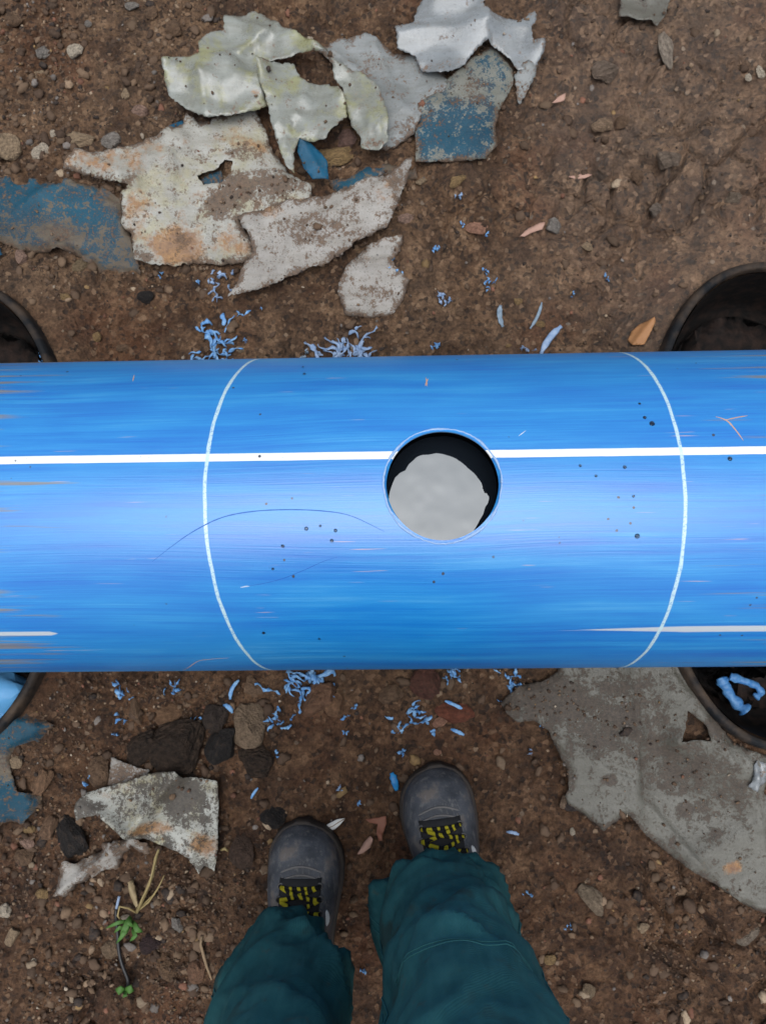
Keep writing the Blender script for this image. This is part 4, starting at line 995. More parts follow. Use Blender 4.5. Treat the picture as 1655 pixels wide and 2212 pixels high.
for sg in (-1, 1):
    m = MB(); m.loft(ellip((hc.x + sg * .031, hc.y + .066, hc.z - .004), (.013, .013, .010))); m.build('eye', M['eye_white'], person)
    m = MB(); m.tube([(hc.x + sg * .077, hc.y, hc.z + .015), (hc.x + sg * .088, hc.y - .006, hc.z - .005), (hc.x + sg * .078, hc.y, hc.z - .035)], [.010, .014, .007], 10); m.build('ear', M['skin'], person)

# ==================================================================== STONES
t = NT('stone'); o = t.obj(); oi = t.n('ShaderNodeObjectInfo')
nn = t.noise(t.addv(o, oi.outputs['Location']), 2.6, 7, .72); nf = t.noise(t.addv(o, oi.outputs['Location']), 11, 5, .7)
col = t.mix(t.mapr(nn, .32, .7), t.mix(1.0, oi.outputs['Color'], (.38, .36, .34), 'MULTIPLY'), t.mix(1.0, oi.outputs['Color'], (1.5, 1.46, 1.4), 'MULTIPLY'))
col = t.mix(t.mapr(t.noise(t.addv(o, oi.outputs['Location']), 3.0, 6, .7), .52, .64, 0, .5), col, (0.085, 0.055, 0.038))
col = t.mix(t.mapr(nf, .56, .66, 0, .6), col, (0.055, 0.038, 0.028))
M['stone'] = t.done(col, 0.82, t.bump(t.math('ADD', nn, t.math('MULTIPLY', nf, .4)), .7, .08), 0.35)
t = NT('damp_earth_clod'); o = t.obj()
nn = t.noise(o, 3.2, 8, .75)
M['clod'] = t.done(t.mix(t.mapr(nn, .36, .64), (0.022, 0.015, 0.011), (0.115, 0.074, 0.050)), .85, t.bump(t.math('ADD', nn, t.math('MULTIPLY', t.voro(o, 5), .5)), .9, .12), .3)

def rock_mesh(seed, sub=3, rough=.30, facets=11):
    r = random.Random(seed); bm = bmesh.new(); bmesh.ops.create_icosphere(bm, subdivisions=sub, radius=1.0)
    pl = [(Vector((r.gauss(0, 1), r.gauss(0, 1), r.gauss(0, 1))).normalized(), r.uniform(.50, .88)) for _ in range(facets)]
    D = np.array([v.co.normalized()[:] for v in bm.verts]); K = np.ones(len(D))
    for n_, h in pl:
        c = D @ np.array(n_[:]); K = np.where(c > .05, np.minimum(K, h / np.maximum(c, .05)), K)
    n1 = fbm(D[:, 0] * 1.6 + seed, D[:, 1] * 1.6 + D[:, 2] * 1.9, seed, 3); n2 = fbm(D[:, 0] * 5 + seed, D[:, 1] * 5 + D[:, 2] * 4.1, seed + 3, 2)
    Pn = D * (K + rough * .45 * n1 + rough * .18 * n2)[:, None]
    for v, q in zip(bm.verts, Pn): v.co = q
    me = bpy.data.meshes.new('stone'); bm.to_mesh(me); bm.free()
    me.polygons.foreach_set('use_smooth', [True] * len(me.polygons)); me.update()
    try: me.set_sharp_from_angle(angle=R(32))
    except Exception: pass
    return me
TAN, PALE, GREY, DARK, BLK, PINK, BRN, RED, SALM, OCH = (.40, .30, .20), (.60, .53, .43), (.29, .27, .25), (.055, .042, .036), (.020, .018, .018), (.36, .24, .19), (.19, .12, .075), (.22, .075, .045), (.42, .23, .16), (.34, .23, .11)
def stone(px, py, rx, ry, col, label, rot=0, seed=None, name='stone', cat='stone', mat='stone', hz=.75, group=None):
    seed = seed or int(px * 7 + py * 3) % 9973
    p = g(px, py, 0.008); me = rock_mesh(seed); o = link(name, me, M[mat]); k = 1 / 1310.0
    o.scale = (rx * k * 1.22, ry * k * 1.22, min(rx, ry) * k * hz * 1.1); o.rotation_euler = (random.uniform(-.15, .15), random.uniform(-.15, .15), R(rot))
    z = max(gh(*p), float(ground_low(np.array([p[0]]), np.array([p[1]]))[0]))
    o.location = (p[0], p[1], z + min(rx, ry) * k * hz * .16); o.color = col + (1,)
    tag(o, label, cat, group); return o
stone(168, 125, 20, 20, PALE, 'pale rounded stone, whitest in the soil at the upper left', 20)
stone(103, 128, 17, 15, GREY, 'greyish stone just left of the whitest upper-left stone', 40)
stone(24, 328, 29, 31, TAN, 'large tan stone at the left edge above the blue sheet')
stone(97, 338, 18, 16, PALE, 'pale small stone beside the large tan stone at the left edge', 30)
stone(180, 310, 30, 18, TAN, 'oblong tan stone above the tip of the rust-stained sheet', -8)
stone(253, 317, 25, 18, GREY, 'flat dark grey stone touching the top of the rust-stained sheet')
stone(310, 250, 20, 15, PINK, 'pinkish brown stone in open soil left of the yellowish film', -20)
stone(125, 300, 8, 8, PALE, 'tiny pale pebble between the tan stones at upper left')
stone(278, 215, 9, 14, TAN, 'small tan pebble above the pinkish brown stone', 10)
stone(95, 170, 12, 8, TAN, 'small oblong tan pebble below the greyish upper-left stone', -20)
stone(382, 75, 17, 20, BRN, 'brown stone left of the top of the yellowish film', 10)
stone(330, 38, 16, 14, BRN, 'brown stone near the top edge at upper left', 40)
stone(290, 22, 15, 9, GREY, 'grey flat stone near the top edge left of the film heap')
stone(45, 65, 20, 18, BRN, 'brown stone in the upper left corner', 15)
stone(8, 75, 9, 10, TAN, 'small tan stone at the left edge near the top corner')
stone(195, 60, 9, 9, GREY, 'small light grey pebble above the whitest upper-left stone')
stone(668, 85, 8, 7, PALE, 'tiny pale pebble right of the yellowish film top')
stone(748, 300, 24, 22, (.20, .12, .10), 'reddish brown stone in the gap right of the folded strip', 20)
stone(722, 335, 42, 26, OCH, 'ochre stone behind the pointed blue shard', 8)
stone(1030, 490, 26, 15, SALM, 'salmon pink angular stone above the middle of the pipe', -8)
stone(1193, 488, 17, 20, GREY, 'blue-grey stone on the brown soil right of the salmon stone', 20)
stone(985, 394, 20, 14, OCH, 'ochre stone below the blue-flecked sheet', 25)
stone(876, 470, 16, 12, PINK, 'pinkish stone beside the tip of the speckled strip')
stone(910, 395, 12, 9, TAN, 'small tan stone right of the speckled strip tip')
stone(1440, 105, 15, 42, (.34, .29, .24), 'long pale upright stone in the upper right soil', 6, hz=.6)
stone(1312, 145, 30, 26, (.21, .16, .125), 'broad smooth grey-brown stone in the upper right soil', 30)
stone(1304, 262, 22, 18, (.30, .21, .14), 'rounded tan stone in the middle of the upper right soil', 10)
stone(1345, 255, 16, 14, BRN, 'brown stone right of the rounded tan stone at upper right')
stone(1628, 177, 9, 14, PALE, 'small pale stone near the right edge at the top', 10)
stone(1605, 182, 7, 9, PALE, 'tiny pale stone left of the small pale right-edge stone')
stone(1435, 358, 26, 22, (.20, .155, .12), 'grey-brown stone in the clods left of the right edge', 20)
stone(1375, 390, 14, 18, BRN, 'brown stone in the clods above the orange leaf')
stone(1575, 440, 22, 20, (.21, .165, .125), 'rounded stone near the right edge above the grey-rimmed tub', 30)
stone(1650, 455, 10, 22, PALE, 'pale stone cut off by the right edge above the tub')
stone(1415, 455, 18, 16, (.22, .18, .15), 'greyish stone in the clods above the right-hand tub')
stone(1270, 530, 14, 8, TAN, 'small flat tan stone right of the blue shavings above the pipe', -20)
stone(1100, 745, 6, 5, OCH, 'tiny ochre pebble close to the upper edge of the pipe')
stone(1170, 695, 10, 9, OCH, 'small ochre pebble beside the grey plastic strip above the pipe')
stone(1120, 648, 9, 7, OCH, 'small ochre pebble above the pair of grey plastic strips')
stone(995, 668, 12, 10, BRN, 'brown pebble right of the blue shavings above the hole')
stone(180, 570, 24, 14, (.24, .18, .11), 'oblong tan stone on the lower border of the large blue sheet', 15)
stone(62, 570, 12, 16, PINK, 'whitish pink stone below the large blue sheet near the left edge')
stone(34, 522, 22, 22, (.05, .048, .05), 'dark grey stone lying on the large blue sheet')
stone(152, 650, 13, 8, OCH, 'yellowish pebble on the soil above the left tub')
stone(318, 640, 18, 13, BLK, 'black crumb on the soil below the rust-stained sheet')
stone(520, 752, 10, 9, TAN, 'small tan pebble touching the pipe beside the left shavings')
stone(265, 750, 14, 10, BRN, 'brown pebble above the pipe right of the left tub')
stone(212, 728, 8, 12, OCH, 'small ochre pebble above the pipe near the left tub')
# below the pipe
stone(541, 1572, 40, 42, (.26, .19, .13), 'large pale brown angular stone below the pipe beside dark clods', 15)
stone(462, 1550, 34, 30, DARK, 'dark rounded stone between the pipe and the black clods', 10)
stone(488, 1606, 30, 42, BLK, 'black stone just below the large pale brown angular stone', -30)
stone(395, 1610, 62, 48, DARK, 'large dark earth clod above the triangular folded sheet', 10, name='earth_clod', cat='clod', mat='clod')
stone(310, 1615, 40, 34, DARK, 'smaller earth clod left of the large dark clod', 20, name='earth_clod', cat='clod', mat='clod')
stone(560, 1640, 44, 30, DARK, 'flat earth clod below the large pale brown angular stone', -10, name='earth_clod', cat='clod', mat='clod')
stone(155, 1815, 32, 52, BLK, 'black elongated stone between the blue sheet and the white scrap', 28)
stone(592, 1768, 26, 24, (.018, .017, .018), 'black round stone just above the toe of the left boot')
stone(66, 1792, 13, 12, OCH, 'small ochre cube-like stone below the muddy blue sheet', 10)
stone(52, 1824, 15, 13, PINK, 'pink stone below the small ochre stone at the left')
stone(102, 1790, 17, 30, (.22, .135, .085), 'brown elongated stone left of the black elongated stone', -15)
stone(45, 1855, 20, 16, BRN, 'brown stone below the pink stone at the left')
stone(95, 1685, 16, 34, (.25, .15, .09), 'long tan-brown stone right of the muddy blue sheet', -28)
stone(205, 1665, 26, 34, BRN, 'brown flat stone left of the small dirty sheet corner', 20)
stone(52, 1640, 14, 13, TAN, 'small tan stone on the edge of the muddy blue sheet')
stone(290, 1540, 16, 30, BRN, 'brown upright pebble below the pipe left of the dark stones', 20)
stone(360, 1545, 28, 20, (.24, .14, .08), 'tan-brown stone below the blue curl under the pipe', 12)
stone(690, 1508, 46, 34, (.21, .115, .07), 'broad reddish brown stone under the long blue shavings', 25)
stone(725, 1520, 24, 26, (.23, .13, .075), 'brown stone right of the broad reddish brown stone', -20)
stone(545, 1485, 18, 22, (.26, .17, .11), 'small pale brown stone close under the pipe', 30)
stone(925, 1475, 32, 30, (.13, .055, .04), 'dark reddish stone touching the lower edge of the pipe', 10)
stone(983, 1543, 36, 22, RED, 'brick red stone under the thin blue sliver', -12)
stone(952, 1560, 16, 11, SALM, 'small salmon shard left of the brick red stone', 30)
stone(945, 1625, 8, 6, SALM, 'tiny orange-red chip above the higher boot')
stone(848, 1500, 26, 20, BRN, 'brown stone below the pipe left of the dark reddish stone', 15)
stone(1283, 1940, 22, 32, (.27, .21, .15), 'pale tan angular stone on open soil right of the legs', 38)
stone(1262, 1925, 16, 10, (.15, .10, .075), 'brown chip on the upper rim of the pale tan angular stone', 20)
stone(1222, 1735, 12, 12, (.25, .18, .13), 'small pale ringed pebble right of the higher boot')
stone(1250, 1745, 24, 14, (.06, .05, .05), 'flat dark pebble left of the large grey sheet')
stone(1237, 1797, 6, 7, PALE, 'tiny whitish pebble below the grey sheet tip')
stone(428, 2100, 20, 22, (.24, .135, .085), 'reddish tan pebble left of the left trouser leg', 10)
stone(357, 2100, 22, 24, (.20, .125, .075), 'brown pebble right of the lower end of the black cable', 30)
stone(238, 2055, 18, 20, (.24, .17, .11), 'tan pebble left of the middle of the black cable')
stone(325, 2045, 24, 22, (.045, .026, .028), 'dark purplish clod right of the black cable')
stone(8, 1972, 12, 14, PALE, 'white pebble at the left edge near the bottom')
stone(25, 2025, 14, 20, TAN, 'tan pebble at the left edge below the white pebble', -20)
stone(72, 2082, 7, 7, PALE, 'tiny white pebble in the lower left soil')
stone(85, 1935, 14, 12, OCH, 'ochre pebble below the ragged white scrap')
stone(383, 1995, 12, 16, GREY, 'small grey pebble between cable and left trouser leg')
stone(425, 1752, 8, 6, BRN, 'tiny brown pebble on the triangular folded sheet')
stone(525, 1840, 26, 30, (.09, .058, .043), 'flat brown stone left of the left boot', 10)
stone(1615, 2020, 24, 18, (.24, .20, .16), 'pale stone at the right edge below the grey sheet', 10)
stone(1385, 2000, 14, 10, TAN, 'small pale stone under the edge of the grey sheet')
stone(1270, 2142, 14, 14, (.27, .20, .13), 'tan pebble near the bottom edge right of the legs')
stone(1188, 2075, 14, 10, OCH, 'flat ochre pebble right of the higher trouser leg')

# loose gravel and crumbs: nobody could count it
def gravel():
    pal = np.array([(.070, .043, .028), (.11, .070, .045), (.16, .105, .066), (.25, .175, .115), (.34, .26, .18), (.19, .17, .155), (.028, .022, .020), (.20, .09, .058), (.42, .35, .27), (.28, .18, .08)])
    pw = np.array([.30, .30, .19, .06, .025, .035, .08, .03, .007, .012]); pw /= pw.sum()
    AV, AF, AC, base = [], [], [], 0
    for sub, N, s0, s1, pwr in ((1, 16000, .0010, .0030, 1.6), (2, 4600, .0026, .0090, 3.0)):
        bm = bmesh.new(); bmesh.ops.create_icosphere(bm, subdivisions=sub, radius=1.0)
        bv = np.array([v.co[:] for v in bm.verts]); bf = np.array([[v.index for v in f_.verts] for f_ in bm.faces]); bm.free()
        px = rng.uniform(-80, 1740, N * 3); py = rng.uniform(-80, 2290, N * 3)
        stony = np.clip(sstep(700, 300, px) * sstep(700, 500, py) + sstep(620, 420, px) * sstep(1430, 1500, py) + .45 * sstep(1200, 1450, px) * sstep(1800, 1950, py), 0, 1)
        keep = rng.uniform(0, 1, len(px)) < (0.16 + 0.84 * stony) * (0.30 + 0.70 * sstep(.36, .62, vnoise(px / 130, py / 130, 55 + sub)))
        for poly, holes in SHEET_POLYS: keep &= ~inpoly(px, py, poly) if sub > 1 else (~inpoly(px, py, poly))
        px, py = px[keep][:N], py[keep][:N]
        W = np.array([g(a, b, .005) for a, b in zip(px, py)])
        k2 = np.ones(len(W), bool)
        for c in TUBS: k2 &= ell(W[:, 0], W[:, 1], c) > 1.06
        for (t_, a_) in FEET: k2 &= np.hypot((W[:, 0] - t_[0]) / .055, (W[:, 1] - t_[1] + .15) / .15) > 1
        W = W[k2]; zt = ground_h(W[:, 0], W[:, 1])
        tw = np.concatenate([q[0] for q in SHEET_TOP]); tz = np.concatenate([q[1] for q in SHEET_TOP]); tp = np.concatenate([q[2] for q in SHEET_TOP]) ** 2 + .035
        ti = rng.choice(len(tw), 700 if sub == 1 else 14, p=tp / tp.sum())     # crumbs lying on the sheets
        W = np.concatenate([W, tw[ti] + rng.normal(0, .003, (len(ti), 2))]); zt = np.concatenate([zt, tz[ti] + .0012]); N = len(W)
        size = s0 + (s1 - s0) * rng.uniform(0, 1, N) ** pwr
        z = zt; ci = rng.choice(len(pal), N, p=pw)
        jit = 1 + rng.uniform(-.30, .30, (N, len(bv)))
        S = np.stack([size * rng.uniform(.8, 1.5, N), size * rng.uniform(.7, 1.1, N), size * rng.uniform(.5, .9, N)], -1)
        Q = bv[None] * jit[..., None] * S[:, None, :]
        a = rng.uniform(0, 6.28, N); ca, sa = np.cos(a)[:, None], np.sin(a)[:, None]
        V = np.zeros((N, len(bv), 3))
        V[..., 0] = Q[..., 0] * ca - Q[..., 1] * sa + W[:, 0:1]; V[..., 1] = Q[..., 0] * sa + Q[..., 1] * ca + W[:, 1:2]
        V[..., 2] = Q[..., 2] + (z + size * .12)[:, None]
        F = (bf[None] + (np.arange(N) * len(bv))[:, None, None]).reshape(-1, 3) + base; base += N * len(bv)
        cc = pal[ci] * rng.uniform(.6, 1.15, (N, 1)); cc = np.concatenate([cc, np.ones((N, 1))], 1)
        AV.append(V.reshape(-1, 3)); AF.append(F); AC.append(np.repeat(cc, len(bv), 0))
    V, F, cc = np.concatenate(AV), np.concatenate(AF), np.concatenate(AC)
    me = bpy.data.meshes.new('gravel'); me.vertices.add(len(V)); me.vertices.foreach_set('co', V.astype(np.float32).ravel())
    me.loops.add(F.size); me.loops.foreach_set('vertex_index', F.astype(np.int32).ravel())
    me.polygons.add(len(F)); me.polygons.foreach_set('loop_start', np.arange(0, F.size, 3, dtype=np.int32)); me.polygons.foreach_set('loop_total', np.full(len(F), 3, np.int32))
    me.update()
    at = me.color_attributes.new('tint', 'FLOAT_COLOR', 'POINT'); at.data.foreach_set('color', cc.ravel())
    t = NT('gravel_mix'); o = t.obj(); n_ = t.noise(o, 300, 3)
    M['gravel'] = t.done(t.mix(t.mapr(n_, .4, .75, 0, .6), t.attr('tint'), (0.10, 0.066, 0.045)), .85, t.bump(n_, .4, .001), .3)
    o = link('gravel', me, M['gravel']); tag(o, 'loose small gravel and soil crumbs strewn over the ground', 'gravel', kind='stuff')
gravel()

# ==================================================================== BLUE SHAVINGS
def shav(key, a, b, rough=.5):
    t = NT(key); o = t.obj(); n_ = t.noise(o, 120, 3)
    M[key] = t.done(t.mix(t.mapr(n_, .35, .65), a, b), rough, t.bump(t.noise(o, 380, 2), .3, .001), .45)
shav('shaving_blue', (0.085, 0.25, 0.55), (0.24, 0.44, 0.68)); shav('shaving_pale', (0.18, 0.28, 0.46), (0.30, 0.40, 0.56)); shav('shaving_grey', (0.14, 0.20, 0.26), (0.24, 0.31, 0.38)); shav('scrap_blue', (0.01, 0.16, 0.42), (0.02, 0.22, 0.50)); shav('coil_blue', (0.04, 0.18, 0.46), (0.13, 0.32, 0.60)); shav('lump_blue', (0.06, 0.28, 0.62), (0.18, 0.45, 0.74), .3)
def curl(mb, p, ang_, L, r0, wild, rnd, zc=0.004, rise=.012):
    pts, rad = [], []; n_ = max(6, int(L / .004)); x, y, z = p; a = ang_
    for i in range(n_):
        u = i / (n_ - 1)
        a += rnd.uniform(-wild, wild); x += math.cos(a) * L / n_; y += math.sin(a) * L / n_
        zz = z + zc + rise * abs(math.sin(u * 3.1 + rnd.uniform(-.2, .2))) * rnd.uniform(.6, 1)
        pts.append((x, y, zz)); rad.append(r0 * (.45 + .55 * math.sin(math.pi * min(1, u * .9 + .08))) * rnd.uniform(.5, 1.4))
    mb.tube(pts, rad, 6, .32, rnd.uniform(-.7, .7))
    return pts
def shaving(px, py, size, label, mat='shaving_blue', n_=None, seed=None, ang0=None, asp=1.0, z=None, group='blue plastic shavings on the soil', name='plastic_shaving', rise=.010):
    rnd = random.Random(seed or int(px * 13 + py * 7)); p = g(px, py, .012)
    z0 = gh(*p) if z is None else z
    size = size * (1.3 if size > 22 else 1.15)
    mb = MB(); k = size / 1310.0; n_ = n_ or max(4, int(size / 4))
    for i in range(n_):
        a = rnd.uniform(0, 6.28) if ang0 is None else R(ang0) + rnd.uniform(-.5, .5) + (math.pi if rnd.random() < .5 else 0)
        off = rnd.uniform(0, .55) * k; b = rnd.uniform(0, 6.28)
        ox, oy = math.cos(b) * off, math.sin(b) * off / asp
        if ang0 is not None:
            u = rnd.uniform(-.6, .6) * k; ox, oy = u * math.cos(R(ang0)) + ox * .3, u * math.sin(R(ang0)) + oy * .3
        pts = curl(mb, (ox, oy, 0), a, rnd.uniform(.22, .7) * max(k, .011), min(max(.0022, k * .075), .0042) * rnd.uniform(.5, 1.4), .8, rnd, .003, rise * rnd.uniform(.3, 1))
        if rnd.random() < .6 and k > .012:
            q = pts[len(pts) // 2]; curl(mb, q, a + rnd.choice((-1, 1)) * rnd.uniform(.6, 1.4), k * rnd.uniform(.2, .5), .0030, .6, rnd, 0, rise * .4)
    o = mb.build(name, M[mat]); o.location = (p[0], p[1], z0); tag(o, label, 'shaving', group); return o
def strip(p0, p1, w, label, mat='shaving_grey', bend=.004, flat=.3, group='straight plastic slivers on the soil', name='plastic_sliver'):
    a, b = g(*p0, .012), g(*p1, .012); c = (a + b) / 2; d = b - a; L = np.hypot(*d); nrm = np.array([-d[1], d[0]]) / L
    mb = MB(); pts, rad = [], []
    for u in np.linspace(-.5, .5, 11):
        q = d * u + nrm * bend * (1 - 4 * u * u) ; pts.append((q[0], q[1], .005 + .003 * math.cos(u * 3)));
        rad.append(w / 1310 * .5 * (1.0 if abs(u) < .4 else .6) * random.uniform(.85, 1.1))
    mb.tube(pts, rad, 8, flat); o = mb.build(name, M[mat]); o.location = (c[0], c[1], gh(*c)); tag(o, label, 'shaving', group); return o
P_ABOVE = 'above the pipe'
for a in [
    (465, 737, 62, 'big tangled blue shaving clump above the pipe left of centre'), (535, 733, 15, 'small blue shaving right of the big tangled left clump'),
    (468, 600, 40, 'greyish blue shaving clump below the rust-stained sheet', 'shaving_pale'), (505, 583, 12, 'small pale shaving at the tip of the speckled strip', 'shaving_pale'),
    (745, 746, 66, 'wide pale blue shaving clump touching the pipe above the arc scratch', 'shaving_pale'), (655, 768, 14, 'pale shaving bit at the pipe edge left of the wide clump', 'shaving_grey'),
    (938, 747, 18, 'small blue shaving touching the pipe above the hole'), (942, 542, 17, 'blue curl right of the round-lobed film patch top'), (957, 645, 26, 'tall blue shaving right of the round-lobed film patch', 'shaving_pale'),
    (1050, 612, 20, 'blue curl on the soil straight above the hole, right of the tall one'), (1052, 578, 10, 'tiny blue crumb above the blue curl over the hole'), (988, 427, 17, 'pale blue curl below the ochre stone', 'shaving_pale'), (998, 482, 11, 'small blue crumb left of the salmon stone'), (1052, 506, 12, 'small blue crumb below the salmon stone'),
    (852, 575, 20, 'blue curl at the top of the round-lobed film patch'), (1312, 600, 11, 'lone blue crumb on the soil near the right-hand tub'), (1240, 634, 8, 'tiny dark blue crumb right of the grey slivers'), (1138, 756, 18, 'blue curl at the pipe edge left of the long blue sliver', 'shaving_pale'), (428, 608, 9, 'tiny blue crumb left of the greyish blue clump'), (342, 590, 10, 'tiny teal crumb below the rust-stained sheet corner'), (632, 625, 0.1, '') ,
    (270, 1493, 30, 'blue arched shaving below the pipe near the left tub'), (372, 1487, 24, 'compact blue shaving below the pipe above the tan-brown stone'), (665, 1468, 58, 'dense blue shaving tangle hanging at the lower pipe edge'),
    (975, 1462, 30, 'pale blue shaving under the pipe left of the grey sheet'), (1108, 1465, 32, 'branching bright blue shaving at the grey sheet border under the pipe'), (254, 1556, 20, 'blue curl under the arched shaving'), (250, 1588, 10, 'small round blue crumb under the blue curl'), (185, 1690, 14, 'blue crumb above the triangular folded sheet'),
    (418, 1564, 20, 'blue shaving on the dark rounded stone'), (600, 1560, 26, 'dark blue shaving right of the large pale brown stone'), (632, 1548, 12, 'small blue crumb right of the dark blue shaving'), (767, 1527, 13, 'blue crumb below the broad reddish stone'), (742, 1546, 15, 'blue curl left of the tallest lower shaving clump'), (745, 1582, 10, 'small blue crumb below that blue curl'),
    (888, 1560, 44, 'largest blue shaving clump, standing above the higher boot'), (872, 1620, 17, 'blue curl between the largest clump and the higher boot'), (545, 1620, 8, 'tiny blue crumb under the large pale brown stone'), (595, 1628, 9, 'tiny blue crumb on the flat earth clod'), (732, 1705, 9, 'small pale crumb between the boots toes', 'shaving_pale'), (775, 1735, 7, 'tiny blue crumb above the reddish forked leaf'),
    (1140, 1938, 13, 'blue crumb on open soil right of the right leg'), (1228, 2010, 10, 'small blue crumb below the pale tan angular stone'), (785, 2098, 12, 'small blue shaving between the two trouser legs'), (1275, 1562, 8, 'tiny blue crumb on the grey sheet border'), (1150, 1625, 12, 'small white and blue bit right of the higher boot', 'shaving_pale'), (1085, 1520, 8, 'tiny blue crumb left of the grey sheet tip'), (1170, 1570, 8, 'tiny blue crumb beside the muddy part of the grey sheet')]:
    if a[3]: shaving(a[0], a[1], a[2], a[3], *(a[4:]))
shaving(655, 1487, 95, 'long stringy blue shaving lying across the broad reddish stone', 'shaving_blue', 7, ang0=8, rise=.014)
shaving(548, 668, 28, 'elongated blue shaving above the pipe left of the film patch', 'shaving_blue', 3, ang0=32)
strip((1088, 702), (1083, 655), 12, 'short upright grey-blue sliver, left one of the pair above the pipe', 'shaving_grey')
strip((1147, 705), (1173, 647), 7, 'thin grey-blue sliver leaning right above the pipe', 'shaving_grey', -.003)
strip((1170, 762), (1214, 702), 15, 'long bright blue sliver leaning right against the pipe', 'shaving_pale')
strip((496, 1512), (515, 1470), 9, 'thin blue sliver below the pipe left of the small pale brown stone', 'shaving_blue')
strip((480, 1525), (500, 1542), 10, 'short blue sliver on the dark rounded stone', 'shaving_blue')
strip((961, 1514), (1000, 1532), 8, 'thin straight blue sliver over the brick red stone', 'shaving_blue', .001)
strip((974, 1576), (1003, 1589), 8, 'short straight blue sliver below the brick red stone', 'shaving_blue', .001)
strip((543, 1725), (558, 1702), 6, 'thin blue sliver above the left boot', 'shaving_blue', .001)
strip((846, 1670), (857, 1708), 15, 'flat saturated blue scrap left of the higher boot toe', 'scrap_blue', .001)
strip((1095, 1800), (1122, 1806), 7, 'pale blue sliver right of the higher boot', 'shaving_pale', .002)
# thick lumps lying in the tubs under the pipe
def lump(label, pts, rads, mat, px, py, z):
    p = g(px, py, z); mb = MB(); rnd = random.Random(int(px + py))
    P = [tuple(g(x, y, z) - p) for x, y in pts]
    q, rr = [], []
    for i in range(len(P) - 1):
        for u in np.linspace(0, 1, 5, endpoint=False):
            q.append((P[i][0] * (1 - u) + P[i + 1][0] * u + rnd.uniform(-.001, .001), P[i][1] * (1 - u) + P[i + 1][1] * u + rnd.uniform(-.001, .001), .008 + rnd.uniform(-.002, .002)))
            rr.append((rads[i] * (1 - u) + rads[i + 1] * u) * rnd.uniform(.55, 1.3) / 1310)
    mb.tube(q, rr, 10, .8); o = mb.build('plastic_shaving', M[mat], subsurf=1); o.location = (p[0], p[1], z); tag(o, label, 'shaving', 'thick blue coils in the tubs'); return o

BED = -0.050
lump('bright blue knotted coil in the right tub below the pipe', [(1552, 1462), (1560, 1480), (1572, 1500), (1590, 1522), (1608, 1536)], [14, 15, 13, 15, 16], 'coil_blue', 1580, 1500, BED)
lump('dim blue coil behind the knotted coil in the right tub', [(1570, 1458), (1600, 1470), (1630, 1480), (1640, 1495), (1620, 1508)], [10, 10, 9, 9, 8], 'coil_blue', 1600, 1480, BED - .004)
def bag():
    me = rock_mesh(515, 3, .5, 5); o = link('plastic_lump', me, M['lump_blue']); p = g(22, 1506, BED)
    o.scale = (.060, .044, .034); o.location = (p[0], p[1], BED + .018); o.rotation_euler = (0, 0, R(-20)); tag(o, 'shiny light blue plastic lump in the left tub below the pipe', 'plastic lump')
    for q in me.vertices:
        n1 = float(fbm(np.array([q.co.x * 3.1 + q.co.z]), np.array([q.co.y * 3.1]), 81, 3)[0]); q.co *= 1 + .28 * n1
bag()
shaving(85, 1478, 34, 'blue shaving beside the light blue lump in the left tub', 'shaving_pale', z=BED, rise=.02)
shaving(60, 755, 16, 'blue bits on the dark soil of the left tub above the pipe', 'shaving_blue', z=BED)

# ---- straw plant, cable, feather, twig
plain('straw', (0.26, 0.19, 0.08), (0.36, 0.29, 0.14), 60, .7, .3, .3)
plain('green_leaf', (0.045, 0.12, 0.02), (0.08, 0.19, 0.04), 60, .6, .35, .3)
plain('cable', (0.008, 0.008, 0.009), (0.018, 0.018, 0.02), 60, .45, .5, .1)
plain('feather', (0.55, 0.55, 0.53), (0.68, 0.68, 0.66), 90, .8, .2, .4)
plain('twig', (0.22, 0.15, 0.09), (0.30, 0.22, 0.14), 80, .8, .2, .4)
plain('cut_end', (0.25, 0.32, 0.45), (0.3, 0.4, 0.55), 80, .5, .4, .1)
def gpath(pts, z, c):
    return [(g(x, y, zz)[0] - c[0], g(x, y, zz)[1] - c[1], zz) for (x, y), zz in zip(pts, z)]
c = g(300, 1970, .01); z0 = gh(*c)
weed = empty('weed', (c[0], c[1], z0)); tag(weed, 'dry straw tuft with a few green shoots left of the left boot', 'weed')
for pts, zz, r in [([(300, 1965), (318, 1925), (332, 1890), (340, 1850), (346, 1832)], [.005, .02, .035, .045, .05], .0030), ([(300, 1965), (325, 1945), (345, 1915), (358, 1888)], [.005, .016, .024, .03], .0016), ([(298, 1968), (280, 1958), (262, 1955), (258, 1975), (270, 1990)], [.005, .016, .022, .014, .006], .0018), ([(305, 1960), (330, 1935), (338, 1928)], [.004, .014, .018], .0022), ([(300, 1968), (312, 1935), (326, 1908), (342, 1845)], [.005, .026, .04, .055], .0018)]:
    m = MB(); m.tube(gpath(pts, zz, c), [r, *[r * .85] * (len(pts) - 2), r * .5], 7); m.build('stalk', M['straw'], weed)
for pts, w in [([(285, 1975), (275, 2000), (262, 2025)], 7), ([(290, 1985), (300, 2005), (312, 2010)], 6), ([(285, 1995), (272, 2012), (255, 2035)], 5), ([(280, 1985), (258, 1990), (232, 2002)], 4), ([(288, 2000), (296, 2018), (284, 2030)], 5), ([(275, 2005), (262, 2000), (250, 2012)], 4), ([(288, 1978), (282, 1990), (292, 2000)], 5)]:
    m = MB(); P = gpath(pts, [.008, .020, .012], c); P = [P[0], tuple((np.array(P[0]) + P[1]) / 2), P[1], tuple((np.array(P[1]) + P[2]) / 2), P[2]]
    m.tube(P, [w / 1310 * k for k in (.3, .9, 1, .75, .1)], 8, .18); m.build('leaf', M['green_leaf'], weed)
c = g(270, 2135, .01)
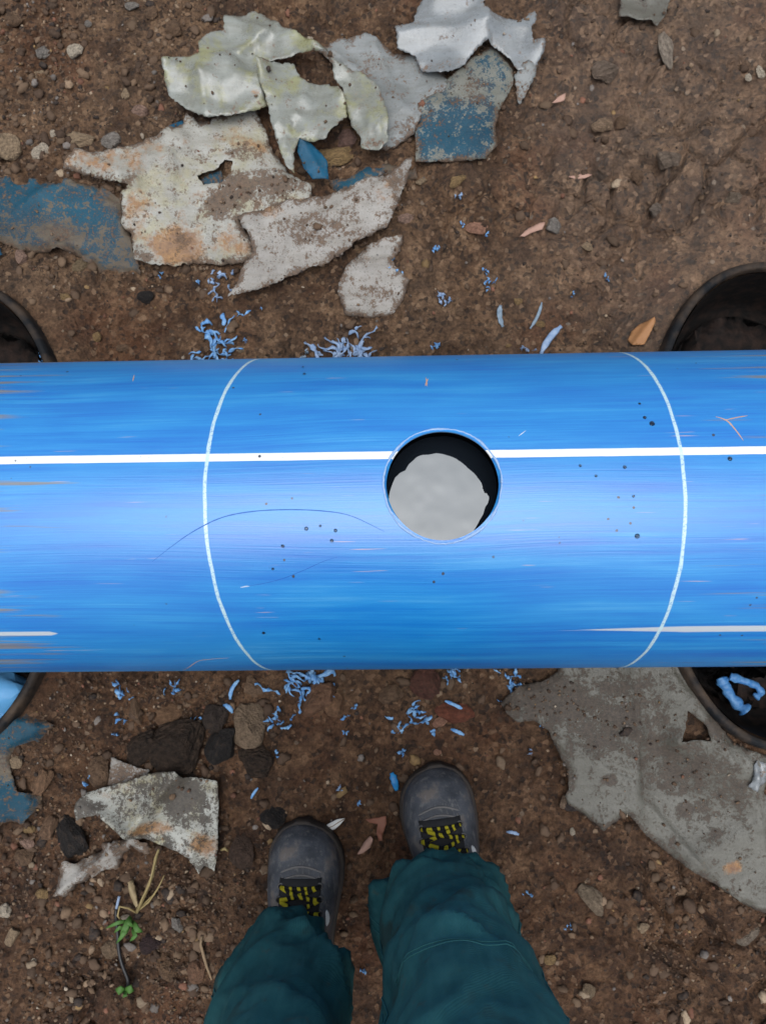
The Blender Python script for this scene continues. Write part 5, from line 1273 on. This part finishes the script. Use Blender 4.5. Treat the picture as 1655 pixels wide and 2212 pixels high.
wd2 = empty('seedling', (c[0], c[1], gh(*c))); tag(wd2, 'tiny green seedling at the lower end of the black cable', 'seedling')
for pts, w in [([(272, 2138), (262, 2136), (252, 2134)], 9), ([(272, 2138), (284, 2134), (292, 2138)], 9), ([(272, 2138), (274, 2146), (268, 2152)], 5)]:
    m = MB(); P = gpath(pts, [.008, .018, .012], c); m.tube([P[0], tuple((np.array(P[0]) + P[1]) / 2), P[1], P[2]], [w / 1310 * k for k in (.3, .8, 1, .15)], 8, .2); m.build('leaf', M['green_leaf'], wd2)
c = g(260, 2040, .01)
cab = empty('cable', (c[0], c[1], gh(*c))); tag(cab, 'short black cable lying on the soil at the lower left', 'cable')
kp = [(250, 1962), (250, 1985), (253, 2010), (254, 2035), (256, 2058), (262, 2085), (272, 2108), (278, 2122), (272, 2150), (270, 2162)]
m = MB(); m.tube(gpath(kp, [.012, .012, .010, .012, .010, .012, .010, .010, .008, .004], c), .0030, 10); m.build('sheath', M['cable'], cab, subsurf=1)
m = MB(); m.tube(gpath([(251, 1964), (254, 1950), (257, 1938)], [.012, .014, .015], c), .0022, 8); m.build('bare_end', M['cut_end'], cab)
c = g(722, 1780, .01)
fe = empty('feather', (c[0], c[1], gh(*c))); tag(fe, 'small white feather on the soil beside the left boot toe', 'feather')
P = gpath([(698, 1793), (708, 1788), (720, 1783), (732, 1775), (746, 1767)], [.008, .010, .011, .011, .010], c)
m = MB(); m.tube(P, [.0010, .0050, .0062, .0048, .0006], 10, .22); m.build('vane', M['feather'], fe)
m = MB(); m.tube([(p[0], p[1], p[2] + .0016) for p in P], .0006, 6); m.build('shaft', M['twig'], fe)
c = g(447, 2070, .01); m = MB(); m.tube(gpath([(437, 2022), (434, 2040), (441, 2065), (448, 2090), (458, 2116)], [.008, .010, .009, .010, .007], c), [.0026, .0022, .0026, .0020, .0014], 8)
o = m.build('twig', M['twig']); o.location = (c[0], c[1], gh(*c)); tag(o, 'thin curved tan twig left of the left trouser leg', 'twig')
c = g(242, 1836, .02); m = MB(); m.tube(gpath([(478, 1836), (486, 1833), (493, 1838)], [.010, .014, .010], c), [.002, .0026, .0018], 8)
o = m.build('peel', M['straw']); o.location = (c[0], c[1], gh(*c)); tag(o, 'small yellow curved peel right of the triangular folded sheet', 'peel')
